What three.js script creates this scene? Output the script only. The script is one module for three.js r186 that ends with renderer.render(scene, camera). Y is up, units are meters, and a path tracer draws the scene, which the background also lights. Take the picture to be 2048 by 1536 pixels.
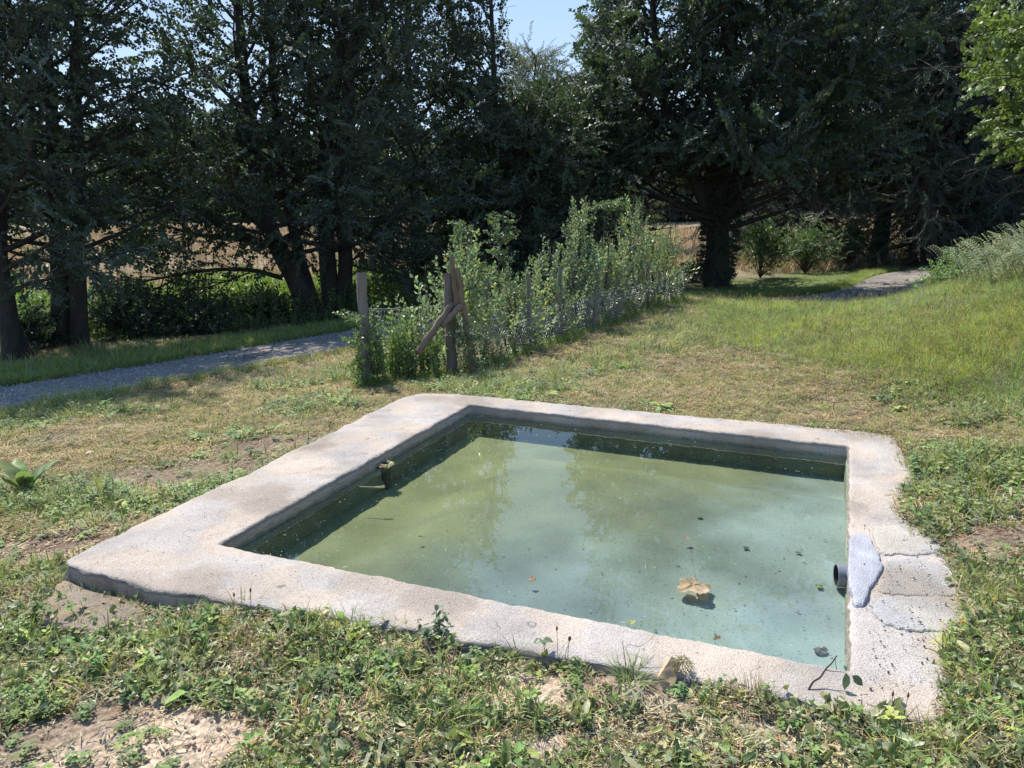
import * as THREE from 'three';
import { mergeGeometries } from 'three/addons/utils/BufferGeometryUtils.js';

// ---------------------------------------------------------------- camera, sky, sun, exposure
const scene = new THREE.Scene();
const EYE = 1.6, FOC = 1560, PITCH = Math.atan(385 / FOC);
const camera = new THREE.PerspectiveCamera(2 * Math.atan(768 / FOC) * 180 / Math.PI, 4 / 3, 0.05, 900);
camera.position.set(0, EYE, 0);
camera.rotation.x = -PITCH;
const renderer = new THREE.WebGLRenderer();
renderer.toneMapping = THREE.LinearToneMapping;
renderer.toneMappingExposure = 1.42;
renderer.shadowMap.enabled = true;
const SKY_LEVEL = 0.88;
const SUN_EL = 54 * Math.PI / 180, SUN_AZ = 32 * Math.PI / 180;      // ahead, to the left of the view
const SUN = new THREE.Vector3(-Math.sin(SUN_AZ) * Math.cos(SUN_EL), Math.sin(SUN_EL), -Math.cos(SUN_AZ) * Math.cos(SUN_EL));
{   // a clear sky: deep blue overhead, paler towards the horizon and round the sun
  const W = 512, Hh = 256, d = new Float32Array(W * Hh * 4), v = new THREE.Vector3();
  for (let j = 0; j < Hh; j++) for (let i = 0; i < W; i++) {
    const up = ((j + 0.5) / Hh - 0.5) * Math.PI, az = ((i + 0.5) / W - 0.5) * 2 * Math.PI, o = (j * W + i) * 4;
    v.set(Math.cos(az) * Math.cos(up), Math.sin(up), Math.sin(az) * Math.cos(up));
    const y = Math.max(0, v.y), t = Math.pow(1 - y, 3), g = Math.max(0, v.dot(SUN)), glow = 0.22 * Math.pow(g, 8) + 0.5 * Math.pow(g, 40), away = 0.55 + 0.45 * THREE.MathUtils.smoothstep(v.dot(SUN), -0.7, 0.6);
    [[0.15, 0.68], [0.31, 0.88], [0.66, 1.1]].forEach(([z, h], k) => { d[o + k] = SKY_LEVEL * away * (z + (h - z) * t) + SKY_LEVEL * glow * [1, 0.98, 0.93][k]; });
    d[o + 3] = 1;
  }
  const sky = new THREE.DataTexture(d, W, Hh, THREE.RGBAFormat, THREE.FloatType);
  sky.mapping = THREE.EquirectangularReflectionMapping; sky.magFilter = THREE.LinearFilter; sky.needsUpdate = true;
  scene.background = sky; scene.environment = sky;
}
const sun = new THREE.DirectionalLight(new THREE.Color(1, 0.955, 0.88), 5);
sun.position.copy(SUN).multiplyScalar(60);
sun.castShadow = true;
Object.assign(sun.shadow.camera, { left: -30, right: 30, top: 30, bottom: -30, near: 1, far: 140 });
sun.shadow.mapSize.set(4096, 4096);
scene.add(sun, sun.target);

// ---------------------------------------------------------------- helpers
function rng(seed) { let s = seed | 0; return () => { s = (s + 0x6d2b79f5) | 0; let t = Math.imul(s ^ (s >>> 15), 1 | s); t = (t + Math.imul(t ^ (t >>> 7), 61 | t)) ^ t; return ((t ^ (t >>> 14)) >>> 0) / 4294967296; }; }
const clamp = (x, a = 0, b = 1) => Math.min(b, Math.max(a, x)), mix = (a, b, t) => a + (b - a) * t;
const smooth = (x, a, b) => { const t = clamp((x - a) / (b - a)); return t * t * (3 - 2 * t); };
function hash(ix, iy, k) { let h = Math.imul(ix, 374761393) ^ Math.imul(iy, 668265263) ^ Math.imul(k, 2147483647 ^ 0x5bd1e995); h = Math.imul(h ^ (h >>> 13), 1274126177); return ((h ^ (h >>> 16)) >>> 0) / 4294967296; }
function vnoise(x, y, k = 0, per = 0) {
  const ix = Math.floor(x), iy = Math.floor(y), fx = x - ix, fy = y - iy, sx = fx * fx * (3 - 2 * fx), sy = fy * fy * (3 - 2 * fy);
  const w = per ? (a) => ((a % per) + per) % per : (a) => a;
  const a = hash(w(ix), w(iy), k), b = hash(w(ix + 1), w(iy), k), c = hash(w(ix), w(iy + 1), k), d = hash(w(ix + 1), w(iy + 1), k);
  return mix(mix(a, b, sx), mix(c, d, sx), sy);
}
function fbm(x, y, oct = 4, k = 0, per = 0) { let s = 0, a = 0.5, t = 0; for (let i = 0; i < oct; i++) { s += a * vnoise(x, y, k + i * 17, per); t += a; a *= 0.5; x *= 2; y *= 2; per *= 2; } return s / t; }
const V = (x, y, z) => new THREE.Vector3(x, y, z);

// a direction of sight, and where it meets a level height: used to read places off the photograph
const cp = Math.cos(PITCH), sp = Math.sin(PITCH);
function sight(px, py) { const dx = (px - 1024) / FOC, dy = -(py - 768) / FOC; return V(dx, dy * cp - sp, -dy * sp - cp); }
function P(px, py, y = 0) { const d = sight(px, py), t = (y - EYE) / d.y; return V(d.x * t, y, d.z * t); }
function PZ(px, py, z) { const d = sight(px, py), t = z / d.z; return V(d.x * t, EYE + d.y * t, z); }
function toPixel(x, y, z) { const dy = y - EYE, f = -(dy * -sp * -1) , fw = -dy * sp - z * cp, up = dy * cp - z * sp; return [1024 + FOC * x / fw, 768 - FOC * up / fw, fw]; }

const names = new Map();
function numbered(n) { const k = names.get(n) ?? 0; names.set(n, k + 1); return k ? n + '_' + String(k).padStart(3, '0') : n; }
function tag(o, label, category, group, kind) { o.userData = { label, category }; if (group) o.userData.group = group; if (kind) o.userData.kind = kind; return o; }
function thing(name, label, category, at = [0, 0, 0], group) { const g = new THREE.Group(); g.name = numbered(name); g.position.set(...at); tag(g, label, category, group); scene.add(g); return g; }
function put(name, geo, mat, parent) { const m = new THREE.Mesh(geo, mat); m.name = parent === scene ? numbered(name) : name; m.castShadow = m.receiveShadow = true; parent.add(m); return m; }
function copies(name, geo, mat, list, parent, kind = 'stuff') {
  const m = new THREE.InstancedMesh(geo, mat, list.length); m.name = parent === scene ? numbered(name) : name;
  const c = new THREE.Color();
  list.forEach((e, i) => { m.setMatrixAt(i, e.m); m.setColorAt(i, c.setRGB(e.c[0], e.c[1], e.c[2])); });
  m.castShadow = m.receiveShadow = true; if (kind) m.userData.kind = kind; parent.add(m); return m;
}
const _q = new THREE.Quaternion(), _e = new THREE.Euler(), _s = V(1, 1, 1);
function M(pos, rx, ry, rz, s, sy = s) { _q.setFromEuler(_e.set(rx, ry, rz, 'YXZ')); return new THREE.Matrix4().compose(pos, _q, _s.set(s, sy, s)); }
function Mdir(pos, dir, roll, s) {   // the geometry's +z goes along dir
  const z = dir.clone().normalize(), x = V(0, 1, 0).cross(z); if (x.lengthSq() < 1e-4) x.set(1, 0, 0); x.normalize();
  const y = z.clone().cross(x), m = new THREE.Matrix4().makeBasis(x, y, z), r = new THREE.Matrix4().makeRotationZ(roll);
  return m.multiply(r).scale(V(s, s, s)).setPosition(pos);
}

class MB {   // collects tubes, leaves and blades into one geometry
  constructor() { this.p = []; this.uv = []; this.c = []; this.i = []; }
  v(x, y, z, u, w, c) { this.p.push(x, y, z); this.uv.push(u, w); this.c.push(c[0], c[1], c[2]); return this.p.length / 3 - 1; }
  tri(a, b, c) { this.i.push(a, b, c); }
  tube(pts, rad, sides = 6, color = [1, 1, 1], cap = true, lump = 0, seed = 1) {
    const n = pts.length, t = V(0, 0, 0), rows = []; let nrm = null, along = 0;
    for (let k = 0; k < n; k++) {
      t.subVectors(pts[Math.min(n - 1, k + 1)], pts[Math.max(0, k - 1)]).normalize();
      if (!nrm) { nrm = Math.abs(t.y) > 0.9 ? V(1, 0, 0) : V(0, 1, 0); }
      nrm.addScaledVector(t, -nrm.dot(t)).normalize();
      const b = t.clone().cross(nrm), r = typeof rad === 'function' ? rad(k / (n - 1)) : mix(rad[0], rad[1], k / (n - 1)), row = [];
      if (k) along += pts[k].distanceTo(pts[k - 1]);
      for (let s = 0; s <= sides; s++) {
        const a = s / sides * Math.PI * 2, l = 1 + lump * (vnoise((s % sides) * 1.7 + seed * 9, along * 2.5, seed) - 0.5) * 2, ca = Math.cos(a) * r * l, sa = Math.sin(a) * r * l;
        row.push(this.v(pts[k].x + nrm.x * ca + b.x * sa, pts[k].y + nrm.y * ca + b.y * sa, pts[k].z + nrm.z * ca + b.z * sa, s / sides * Math.max(0.05, 6.28 * r), along, color));
      }
      rows.push(row);
    }
    for (let k = 0; k < n - 1; k++) for (let s = 0; s < sides; s++) { const a = rows[k][s], b = rows[k][s + 1], c = rows[k + 1][s], d = rows[k + 1][s + 1]; this.i.push(a, b, c, b, d, c); }
    if (cap) for (const [k, flip] of [[0, 1], [n - 1, 0]]) { const c = this.v(pts[k].x, pts[k].y, pts[k].z, 0.02, 0.02, color); const row = rows[k].map((q) => this.v(this.p[q * 3], this.p[q * 3 + 1], this.p[q * 3 + 2], this.uv[q * 2] , 0.02, color)); for (let s = 0; s < sides; s++) flip ? this.i.push(c, row[s + 1], row[s]) : this.i.push(c, row[s], row[s + 1]); }
    return this;
  }
  // a leaf: base point, direction, upper side, length, half width, how folded along the rib, how curled down, stations between base and tip
  leaf(o, d, up, len, hw, fold, curl, color, stations = 1, shape = 0.45, wob = 0) {
    d = d.clone().normalize(); const x = d.clone().cross(up).normalize(), u = x.clone().cross(d).normalize();
    const at = (t, s, lift) => { const dn = curl * t * t * len, k = 1 - 0.3 * Math.abs(curl) * t; return V(o.x, o.y, o.z).addScaledVector(d, t * len * k).addScaledVector(u, -dn + lift).addScaledVector(x, s); };
    const add = (q, a, b, sh = 1) => this.v(q.x, q.y, q.z, a, b, [color[0] * sh, color[1] * sh, color[2] * sh]);
    const b0 = add(at(0, 0, 0), 0.5, 0); let last = [b0, b0, b0];
    for (let k = 1; k <= stations; k++) {
      const t = stations === 1 ? shape : mix(0.22, 0.78, (k - 1) / (stations - 1)), w = hw * (stations === 1 ? 1 : Math.pow(Math.sin(Math.PI * Math.pow(t, Math.log(0.5) / Math.log(shape))), 0.8));
      const wl = wob ? (Math.sin(k * 2.4 + len * 91) * wob * hw) : 0, wr = wob ? (Math.sin(k * 3.1 + len * 57 + 2) * wob * hw) : 0;
      const row = [add(at(t, -w, fold * w + wl), 0, t), add(at(t, 0, 0), 0.5, t, 0.92), add(at(t, w, fold * w + wr), 1, t)];
      if (k === 1) this.i.push(last[0], row[1], row[0], last[0], row[2], row[1]);
      else this.i.push(last[0], last[1], row[0], last[1], row[1], row[0], last[1], last[2], row[1], last[2], row[2], row[1]);
      last = row;
    }
    const tip = add(at(1, 0, 0), 0.5, 1);
    this.i.push(last[0], last[1], tip, last[1], last[2], tip);
    return this;
  }
  blade(o, d, len, w, bend, color, seg = 3, tipColor = color) {   // grass: starts along d, bends over to the ground
    const side = V(d.z, 0, -d.x); if (side.lengthSq() < 1e-6) side.set(1, 0, 0); side.normalize();
    const p = o.clone(), dir = d.clone().normalize(); let last = null;
    for (let k = 0; k <= seg; k++) {
      const t = k / seg, ww = w * (1 - t * t) * 0.5, c = [0, 1, 2].map((j) => mix(color[j], tipColor[j], t));
      if (k === seg) { const tip = this.v(p.x, p.y, p.z, 0.5, 1, c); this.i.push(last[0], last[1], tip); break; }
      const row = [this.v(p.x - side.x * ww, p.y, p.z - side.z * ww, 0, t, c), this.v(p.x + side.x * ww, p.y, p.z + side.z * ww, 1, t, c)];
      if (last) this.i.push(last[0], last[1], row[1], last[0], row[1], row[0]);
      last = row; p.addScaledVector(dir, len / seg); dir.y -= bend / seg; dir.normalize();
    }
    return this;
  }
  geo(smoothNormals = true) {
    const g = new THREE.BufferGeometry();
    g.setAttribute('position', new THREE.Float32BufferAttribute(this.p, 3)); g.setAttribute('uv', new THREE.Float32BufferAttribute(this.uv, 2)); g.setAttribute('color', new THREE.Float32BufferAttribute(this.c, 3));
    g.setIndex(this.i); if (smoothNormals) g.computeVertexNormals(); return g;
  }
}
function spline(pts, n) { return new THREE.CatmullRomCurve3(pts.map((q) => (q.isVector3 ? q : V(...q)))).getPoints(n); }

// ---------------------------------------------------------------- textures
const toS = (x) => (x <= 0.0031308 ? 12.92 * x : 1.055 * Math.pow(x, 1 / 2.4) - 0.055);
function tex(size, fn, srgb = true, h = size) {
  const d = new Uint8Array(size * h * 4);
  for (let y = 0; y < h; y++) for (let x = 0; x < size; x++) { const c = fn(x / size, y / h), o = (y * size + x) * 4; for (let k = 0; k < 3; k++) d[o + k] = Math.round(255 * clamp(srgb ? toS(clamp(c[k] ?? c[0])) : (c[k] ?? c[0]))); d[o + 3] = 255; }
  const t = new THREE.DataTexture(d, size, h); t.wrapS = t.wrapT = THREE.RepeatWrapping; t.magFilter = THREE.LinearFilter; t.minFilter = THREE.LinearMipmapLinearFilter; t.generateMipmaps = true;
  if (srgb) t.colorSpace = THREE.SRGBColorSpace; t.needsUpdate = true; return t;
}
const scaled = (t, sx, sy = sx) => { const c = t.clone(); c.repeat.set(sx, sy); c.needsUpdate = true; return c; };
function cells(u, v, n, k) {   // distance to the nearest and second point of a tiling scatter, and the nearest one's number
  const x = u * n, y = v * n, ix = Math.floor(x), iy = Math.floor(y); let a = 9, b = 9, id = 0;
  for (let j = -1; j <= 1; j++) for (let i = -1; i <= 1; i++) {
    const cx = ix + i, cy = iy + j, wx = ((cx % n) + n) % n, wy = ((cy % n) + n) % n, dx = cx + hash(wx, wy, k) - x, dy = cy + hash(wx, wy, k + 1) - y, d = Math.hypot(dx, dy);
    if (d < a) { b = a; a = d; id = hash(wx, wy, k + 2); } else if (d < b) b = d;
  }
  return [a, b, id];
}
const soilH = (u, v) => 0.45 * fbm(u * 12, v * 12, 5, 3, 12) + 0.35 * (1 - cells(u, v, 46, 5)[0]) + 0.2 * fbm(u * 90, v * 90, 2, 8, 90);
const soilMap = tex(512, (u, v) => { const h = soilH(u, v), s = fbm(u * 200, v * 200, 2, 21, 200), l = 0.42 + 0.75 * (h - 0.35) + 0.5 * (s - 0.5); return [clamp(l * 1.02), clamp(l), clamp(l * 0.96)]; });
const soilBump = tex(512, (u, v) => [soilH(u, v)], false);
const concH = (u, v) => { const c = cells(u, v, 70, 33), c2 = cells(u, v, 150, 35); return 0.4 * fbm(u * 10, v * 10, 5, 31, 10) + 0.3 * smooth(c[0], 0.15, 0.55) + 0.18 * smooth(c2[0], 0.1, 0.5) + 0.25 * fbm(u * 130, v * 130, 2, 39, 130); };
const concMap = tex(1024, (u, v) => {
  const big = fbm(u * 4, v * 4, 4, 41, 4), warm = smooth(fbm(u * 5 + 7, v * 5, 4, 47, 5), 0.4, 0.62), g = fbm(u * 300, v * 300, 2, 51, 300), c = cells(u, v, 150, 35), c3 = cells(u, v, 60, 61);
  let l = 0.72 + 0.34 * (big - 0.5) + 0.5 * (g - 0.5); if (c[2] > 0.72) l *= mix(0.62, 1, smooth(c[0], 0.12, 0.4)); if (c3[2] > 0.9) l *= mix(0.45, 1, smooth(c3[0], 0.08, 0.2));
  const st = smooth(fbm(u * 3 + 3, v * 3, 5, 63, 3), 0.52, 0.7), w2 = fbm(u * 6, v * 6, 3, 65, 6), ck = Math.abs(fbm(u * 3, v * 3, 4, 67, 3) - 0.5) < 0.0022 + 0.002 * w2 && w2 > 0.5 ? 0.55 : 1; l *= (1 - 0.2 * st) * ck; return [l * mix(0.97, 1.03, warm), l * mix(0.96, 0.955, warm), l * mix(0.95, 0.86, warm)];
});
const concBump = tex(1024, (u, v) => [concH(u, v)], false);
const gravMap = tex(1024, (u, v) => { const a = cells(u, v, 90, 71), b = cells(u, v, 200, 75), g = fbm(u * 6, v * 6, 4, 79, 6); const l = (0.45 + 0.4 * a[2]) * mix(0.5, 1, smooth(a[1] - a[0], 0.02, 0.25)) * (0.75 + 0.35 * b[2]) * (0.75 + 0.5 * g); return [l, l * 0.98, l * 0.96]; });
const gravBump = tex(1024, (u, v) => { const a = cells(u, v, 90, 71), b = cells(u, v, 200, 75); return [0.7 * (1 - a[0]) * smooth(a[1] - a[0], 0, 0.3) + 0.3 * (1 - b[0])]; }, false);
const barkH = (u, v) => { const a = Math.abs(fbm(u * 14, v * 5, 3, 91, 0) - 0.5) * 2, r = 1 - Math.abs(vnoise(u * 20 + 3 * fbm(u * 6, v * 5, 2, 93), v * 5, 95) - 0.5) * 2; return 0.45 * Math.pow(1 - r, 0.7) + 0.3 * a + 0.35 * fbm(u * 40, v * 30, 3, 97, 0); };
const barkMap = tex(512, (u, v) => { const l = 0.35 + 0.6 * barkH(u, v) + 0.3 * (fbm(u * 5, v * 5, 3, 99, 5) - 0.5); return [l, l * 0.97, l * 0.92]; });
const barkBump = tex(512, (u, v) => [barkH(u, v)], false);
const woodH = (u, v) => 0.6 * fbm(u * 22, v * 3, 3, 101, 22) + 0.4 * fbm(u * 70, v * 6, 2, 103, 70);
const woodMap = tex(256, (u, v) => { const l = 0.4 + 0.75 * woodH(u, v) - (vnoise(u * 44, v * 3, 105, 44) > 0.86 ? 0.25 : 0); return [l, l * 0.97, l * 0.93]; }, true, 512);
const woodBump = tex(256, (u, v) => [woodH(u, v)], false, 512);
const rippleBump = tex(512, (u, v) => [0.6 * fbm(u * 5, v * 5, 3, 111, 5) + 0.3 * fbm(u * 18, v * 18, 2, 115, 18)], false);
const silt = tex(1024, (u, v) => { const a = fbm(u * 7, v * 7, 5, 121, 7), s = vnoise(u * 260, v * 260, 127, 260), c = cells(u, v, 90, 129); let l = 0.72 + 0.4 * (a - 0.5) + 0.12 * (s - 0.5); if (c[2] > 0.86) l *= mix(0.6, 1, smooth(c[0], 0.1, 0.3)); return [l, l, l]; });

// ---------------------------------------------------------------- materials
const std = (o) => new THREE.MeshStandardMaterial({ vertexColors: true, ...o });
const leafy = (o = {}) => new THREE.MeshPhysicalMaterial({ vertexColors: true, side: THREE.DoubleSide, roughness: 0.95, transmission: 0.46, thickness: 0, clearcoat: 0.5, clearcoatRoughness: 0.36, ...o });
const MAT = {
  ground: std({ map: scaled(soilMap, 0.7), bumpMap: scaled(soilBump, 0.7), bumpScale: 0.03, roughness: 1 }),
  path: std({ color: new THREE.Color(1, 0.94, 0.86), map: scaled(gravMap, 0.5), bumpMap: scaled(gravBump, 0.5), bumpScale: 0.02, roughness: 0.95 }),
  concrete: std({ map: scaled(concMap, 1.0), bumpMap: scaled(concBump, 1.7), bumpScale: 0.004, roughness: 0.95 }),
  mortar: std({ color: new THREE.Color(0.56, 0.56, 0.61), map: scaled(silt, 1.6), bumpMap: scaled(concBump, 1.6), bumpScale: 0.006, roughness: 0.6 }),
  wet: std({ map: scaled(concMap, 0.8), bumpMap: scaled(concBump, 0.8), bumpScale: 0.006, roughness: 0.9 }),
  silt: std({ map: scaled(silt, 0.6), roughness: 1 }),
  bark: std({ color: new THREE.Color(0.11, 0.095, 0.08), map: scaled(barkMap, 2, 1.3), bumpMap: scaled(barkBump, 2, 1.3), bumpScale: 0.02, roughness: 0.95 }),
  wood: std({ map: scaled(woodMap, 5, 1.2), bumpMap: scaled(woodBump, 5, 1.2), bumpScale: 0.004, roughness: 0.9 }),
  leaf: leafy(), leafMatte: leafy({ clearcoat: 0.25, clearcoatRoughness: 0.5 }), grass: leafy({ transmission: 0.35, clearcoat: 0.22, clearcoatRoughness: 0.45 }), weed: leafy({ transmission: 0.35, clearcoat: 0.2, clearcoatRoughness: 0.45 }), pale: leafy({ transmission: 0.5, clearcoat: 0.9, clearcoatRoughness: 0.34 }),
  dry: std({ roughness: 0.9, side: THREE.DoubleSide }), plain: std({ roughness: 0.85 }), wire: std({ roughness: 0.45, metalness: 0.7 }),
  plastic: std({ roughness: 0.35 }),
  water: new THREE.MeshPhysicalMaterial({ color: new THREE.Color(0.86, 0.92, 0.86), transmission: 1, thickness: 0, roughness: 0.012, ior: 1.55, bumpMap: scaled(rippleBump, 0.9), bumpScale: 0.0005 }),
};

// ---------------------------------------------------------------- the lie of the land
const land = [];   // [x, z, height]
const L = (px, py, y) => { const p = P(px, py, y); land.push([p.x, p.z, y]); };
for (const a of [[-300, 1536, -0.18], [200, 1560, -0.12], [1024, 1560, -0.08], [1700, 1560, -0.05], [2300, 1540, 0], [120, 1230, -0.13], [60, 1190, -0.14], [480, 1240, -0.05], [900, 1310, -0.04], [1400, 1400, -0.035], [1900, 1480, -0.02],
  [60, 1080, -0.2], [300, 980, -0.16], [600, 850, -0.16], [-200, 950, -0.3], [0, 880, -0.3], [350, 830, -0.28], [820, 775, -0.12], [1000, 780, -0.06], [1300, 810, -0.04], [1600, 835, -0.02], [1850, 870, 0.02], [1900, 1000, 0.02], [2100, 1000, 0.08],
  [1980, 1150, 0.0], [2100, 1250, 0.04], [0, 790, -0.45], [400, 735, -0.45], [715, 672, -0.45], [-400, 860, -0.45], [740, 770, -0.2], [905, 752, -0.18], [1100, 700, -0.16], [1370, 600, -0.25], [1000, 640, -0.4],
  [20, 720, -0.6], [130, 690, -0.6], [400, 670, -0.6], [640, 640, -0.6], [300, 640, -0.75], [600, 590, -0.8], [1400, 700, -0.1], [1700, 790, 0], [2000, 820, 0.12], [2200, 800, 0.3], [1560, 690, 0.0], [1750, 680, 0.16], [2000, 680, 0.42],
  [1400, 606, -0.3], [1550, 606, -0.2], [1700, 616, -0.14], [1860, 594, 0.13], [1960, 556, 0.42], [2060, 520, 0.7], [2300, 455, 1.15], [2048, 590, 0.66],
  [1430, 575, -0.7], [1250, 560, -0.75], [1780, 570, -0.55], [1880, 538, -0.5], [1640, 600, -0.6], [1500, 600, -0.6], [2000, 493, -0.35], [1755, 520, -0.7], [1600, 560, -0.62], [400, 530, -1.0], [900, 530, -1.0], [1400, 500, -1.1], [1750, 490, -0.9]]) L(...a);
for (const a of [[-4, 2, -0.2], [0, 1.5, -0.1], [4, 2, 0.1], [-12, -4, -0.45], [10, -6, 1.0], [-60, 20, -0.6], [60, 20, 1], [14, -16, 0.6], [9.2, -15, -0.22], [6.6, -15.5, -0.6], [7.6, -14.6, -0.42], [-70, -60, -1.2], [0, -70, -1.1], [70, -60, 0.5], [-250, -200, -1.2], [0, -250, -1], [250, -200, 0], [-250, 150, -1], [250, 150, 0], [0, 200, -0.5], [22, -34, -0.2], [40, -30, 0.6]]) land.push(a);
const wx = (x) => Math.asinh(x / 4), wz = (z) => Math.asinh((z + 5) / 4);
const bend = (d2) => (d2 > 1e-12 ? d2 * Math.log(d2) * 0.5 : 0);
const coef = (() => {
  const n = land.length, m = n + 3, A = Array.from({ length: m }, () => new Float64Array(m + 1)), q = land.map((a) => [wx(a[0]), wz(a[1])]);
  for (let i = 0; i < n; i++) { for (let j = 0; j < n; j++) A[i][j] = bend((q[i][0] - q[j][0]) ** 2 + (q[i][1] - q[j][1]) ** 2); A[i][i] += 0.012; A[i][n] = A[n][i] = 1; A[i][n + 1] = A[n + 1][i] = q[i][0]; A[i][n + 2] = A[n + 2][i] = q[i][1]; A[i][m] = land[i][2]; }
  for (let c = 0; c < m; c++) { let p = c; for (let r = c + 1; r < m; r++) if (Math.abs(A[r][c]) > Math.abs(A[p][c])) p = r; [A[c], A[p]] = [A[p], A[c]]; for (let r = c + 1; r < m; r++) { const f = A[r][c] / A[c][c]; if (f) for (let k = c; k <= m; k++) A[r][k] -= f * A[c][k]; } }
  const x = new Float64Array(m); for (let r = m - 1; r >= 0; r--) { let s = A[r][m]; for (let k = r + 1; k < m; k++) s -= A[r][k] * x[k]; x[r] = s / A[r][r]; }
  return { x, q, n };
})();
function T(x, z) { const u = wx(x), v = wz(z), { x: w, q, n } = coef; let s = w[n] + w[n + 1] * u + w[n + 2] * v; for (let i = 0; i < n; i++) s += w[i] * bend((u - q[i][0]) ** 2 + (v - q[i][1]) ** 2); return s; }

// the gravel path, as its two edges
const pathNear = [[-700, 960, -0.45], [-300, 890, -0.45], [0, 838, -0.45], [350, 772, -0.45], [710, 706, -0.45], [1000, 655, -0.46], [1400, 612, -0.52], [1640, 614, -0.5], [1790, 600, -0.5], [1890, 562, -0.48], [1980, 520, -0.4], [2130, 478, -0.3]].map((a) => P(...a));
const pathFar = [[-700, 880, -0.45], [-300, 812, -0.45], [0, 770, -0.45], [350, 714, -0.45], [710, 655, -0.45], [1000, 628, -0.48], [1400, 594, -0.57], [1590, 590, -0.6], [1690, 576, -0.6], [1755, 547, -0.58], [1850, 528, -0.52], [1970, 490, -0.42], [2110, 458, -0.32]].map((a) => P(...a));
const pn = spline(pathNear, 260), pf = spline(pathFar, 260), pc = pn.map((a, i) => a.clone().add(pf[i]).multiplyScalar(0.5));
const pathPoly = [...pn.filter((p, i) => i % 6 === 0), pn[pn.length - 1], pf[pf.length - 1], ...pf.filter((p, i) => i % 6 === 0).reverse()];
const pathMask = (x, z) => smooth(edgeDist(pathPoly, x, z), 0.1, -0.12);   // 1 on the path, falling to 0 at its edges
// the basin's edges seen from above
const inC = [P(437, 1087), P(940, 809), P(1698, 892), P(1700, 1341)];   // near left, far left, far right, near right
const outSides = [[[112, 1124], [200, 1083], [400, 988], [600, 893], [790, 800], [838, 785]], [[838, 785], [900, 786], [1000, 795], [1300, 823], [1600, 851], [1790, 868]], [[1790, 868], [1812, 910], [1832, 962], [1808, 1004], [1822, 1050], [1880, 1095], [1925, 1150], [1940, 1215], [1915, 1265], [1900, 1330], [1892, 1452]], [[1892, 1452], [1400, 1366], [1000, 1288], [640, 1227], [320, 1182], [200, 1152], [112, 1124]]].map((s) => s.map((a) => P(...a)));
const outline = outSides.flatMap((s) => s.slice(0, -1));
function inside(poly, x, z) { let r = false; for (let i = 0, j = poly.length - 1; i < poly.length; j = i++) { const a = poly[i], b = poly[j]; if ((a.z > z) !== (b.z > z) && x < ((b.x - a.x) * (z - a.z)) / (b.z - a.z) + a.x) r = !r; } return r; }
function edgeDist(poly, x, z) { let m = 1e9; for (let i = 0, j = poly.length - 1; i < poly.length; j = i++) { const a = poly[i], b = poly[j], dx = b.x - a.x, dz = b.z - a.z, t = clamp(((x - a.x) * dx + (z - a.z) * dz) / (dx * dx + dz * dz)); m = Math.min(m, Math.hypot(a.x + dx * t - x, a.z + dz * t - z)); } return inside(poly, x, z) ? -m : m; }
function H(x, z) {   // height of the ground
  const near = smooth(Math.hypot(x, z + 4), 14, 4);
  let y = T(x, z) + near * (0.05 * (fbm(x * 2.2, z * 2.2, 3, 201) - 0.5) + 0.028 * (fbm(x * 9, z * 9, 2, 205) - 0.5)) + (1 - near) * 0.12 * (fbm(x * 0.6, z * 0.6, 3, 209) - 0.5);
  if (z < -4 && z > -45) y -= 0.045 * pathMask(x, z);
  return y;
}
function G(px, py) { let y = -0.2, p; for (let i = 0; i < 25; i++) { p = P(px, py, y); y = mix(y, H(p.x, p.z), 0.6); } p.y = H(p.x, p.z); return p; }

// bare soil, dry lawn and green lawn: 0..1 each, used for colour and for what grows
const blobs = (l) => l.map(([px, py, rx, rz, w = 1]) => { const p = P(px, py, -0.1); return { x: p.x, z: p.z, rx, rz, w }; });
const bareSpots = blobs([[230, 1500, 0.5, 0.24], [410, 1470, 0.22, 0.12], [1310, 1405, 0.19, 0.12], [960, 1330, 0.09, 0.06], [60, 1075, 0.5, 0.22], [180, 1070, 0.3, 0.1], [420, 925, 0.7, 0.25, 0.8], [560, 880, 0.5, 0.25, 0.8], [260, 1000, 0.3, 0.15, 0.6], [1990, 1130, 0.3, 0.12], [2010, 850, 0.5, 0.18, 0.8], [1700, 845, 0.5, 0.12, 0.5], [700, 1420, 0.18, 0.07, 0.5], [1080, 1490, 0.2, 0.08, 0.6], [1560, 1490, 0.2, 0.08, 0.5], [1040, 760, 0.3, 0.2, 0.6], [330, 1250, 0.08, 0.05, 0.6], [120, 1210, 0.16, 0.07, 0.7]]);
const greenSpots = blobs([[60, 960, 0.6, 0.3], [250, 1000, 0.5, 0.2, 0.7], [30, 1200, 0.3, 0.25], [100, 1330, 0.5, 0.3], [620, 1380, 0.5, 0.2, 0.8], [300, 1330, 0.4, 0.3], [760, 1330, 0.4, 0.15, 0.7], [1950, 1000, 0.5, 0.5], [1930, 1070, 0.3, 0.12], [1990, 1250, 0.25, 0.35], [1970, 1420, 0.35, 0.3], [1700, 1480, 0.4, 0.12, 0.6], [620, 800, 0.5, 0.25, 0.7], [460, 850, 0.5, 0.2, 0.6], [1300, 770, 0.6, 0.3, 0.4], [600, 780, 0.5, 0.3, 0.5], [1030, 1440, 0.4, 0.12, 0.6]]);
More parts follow.
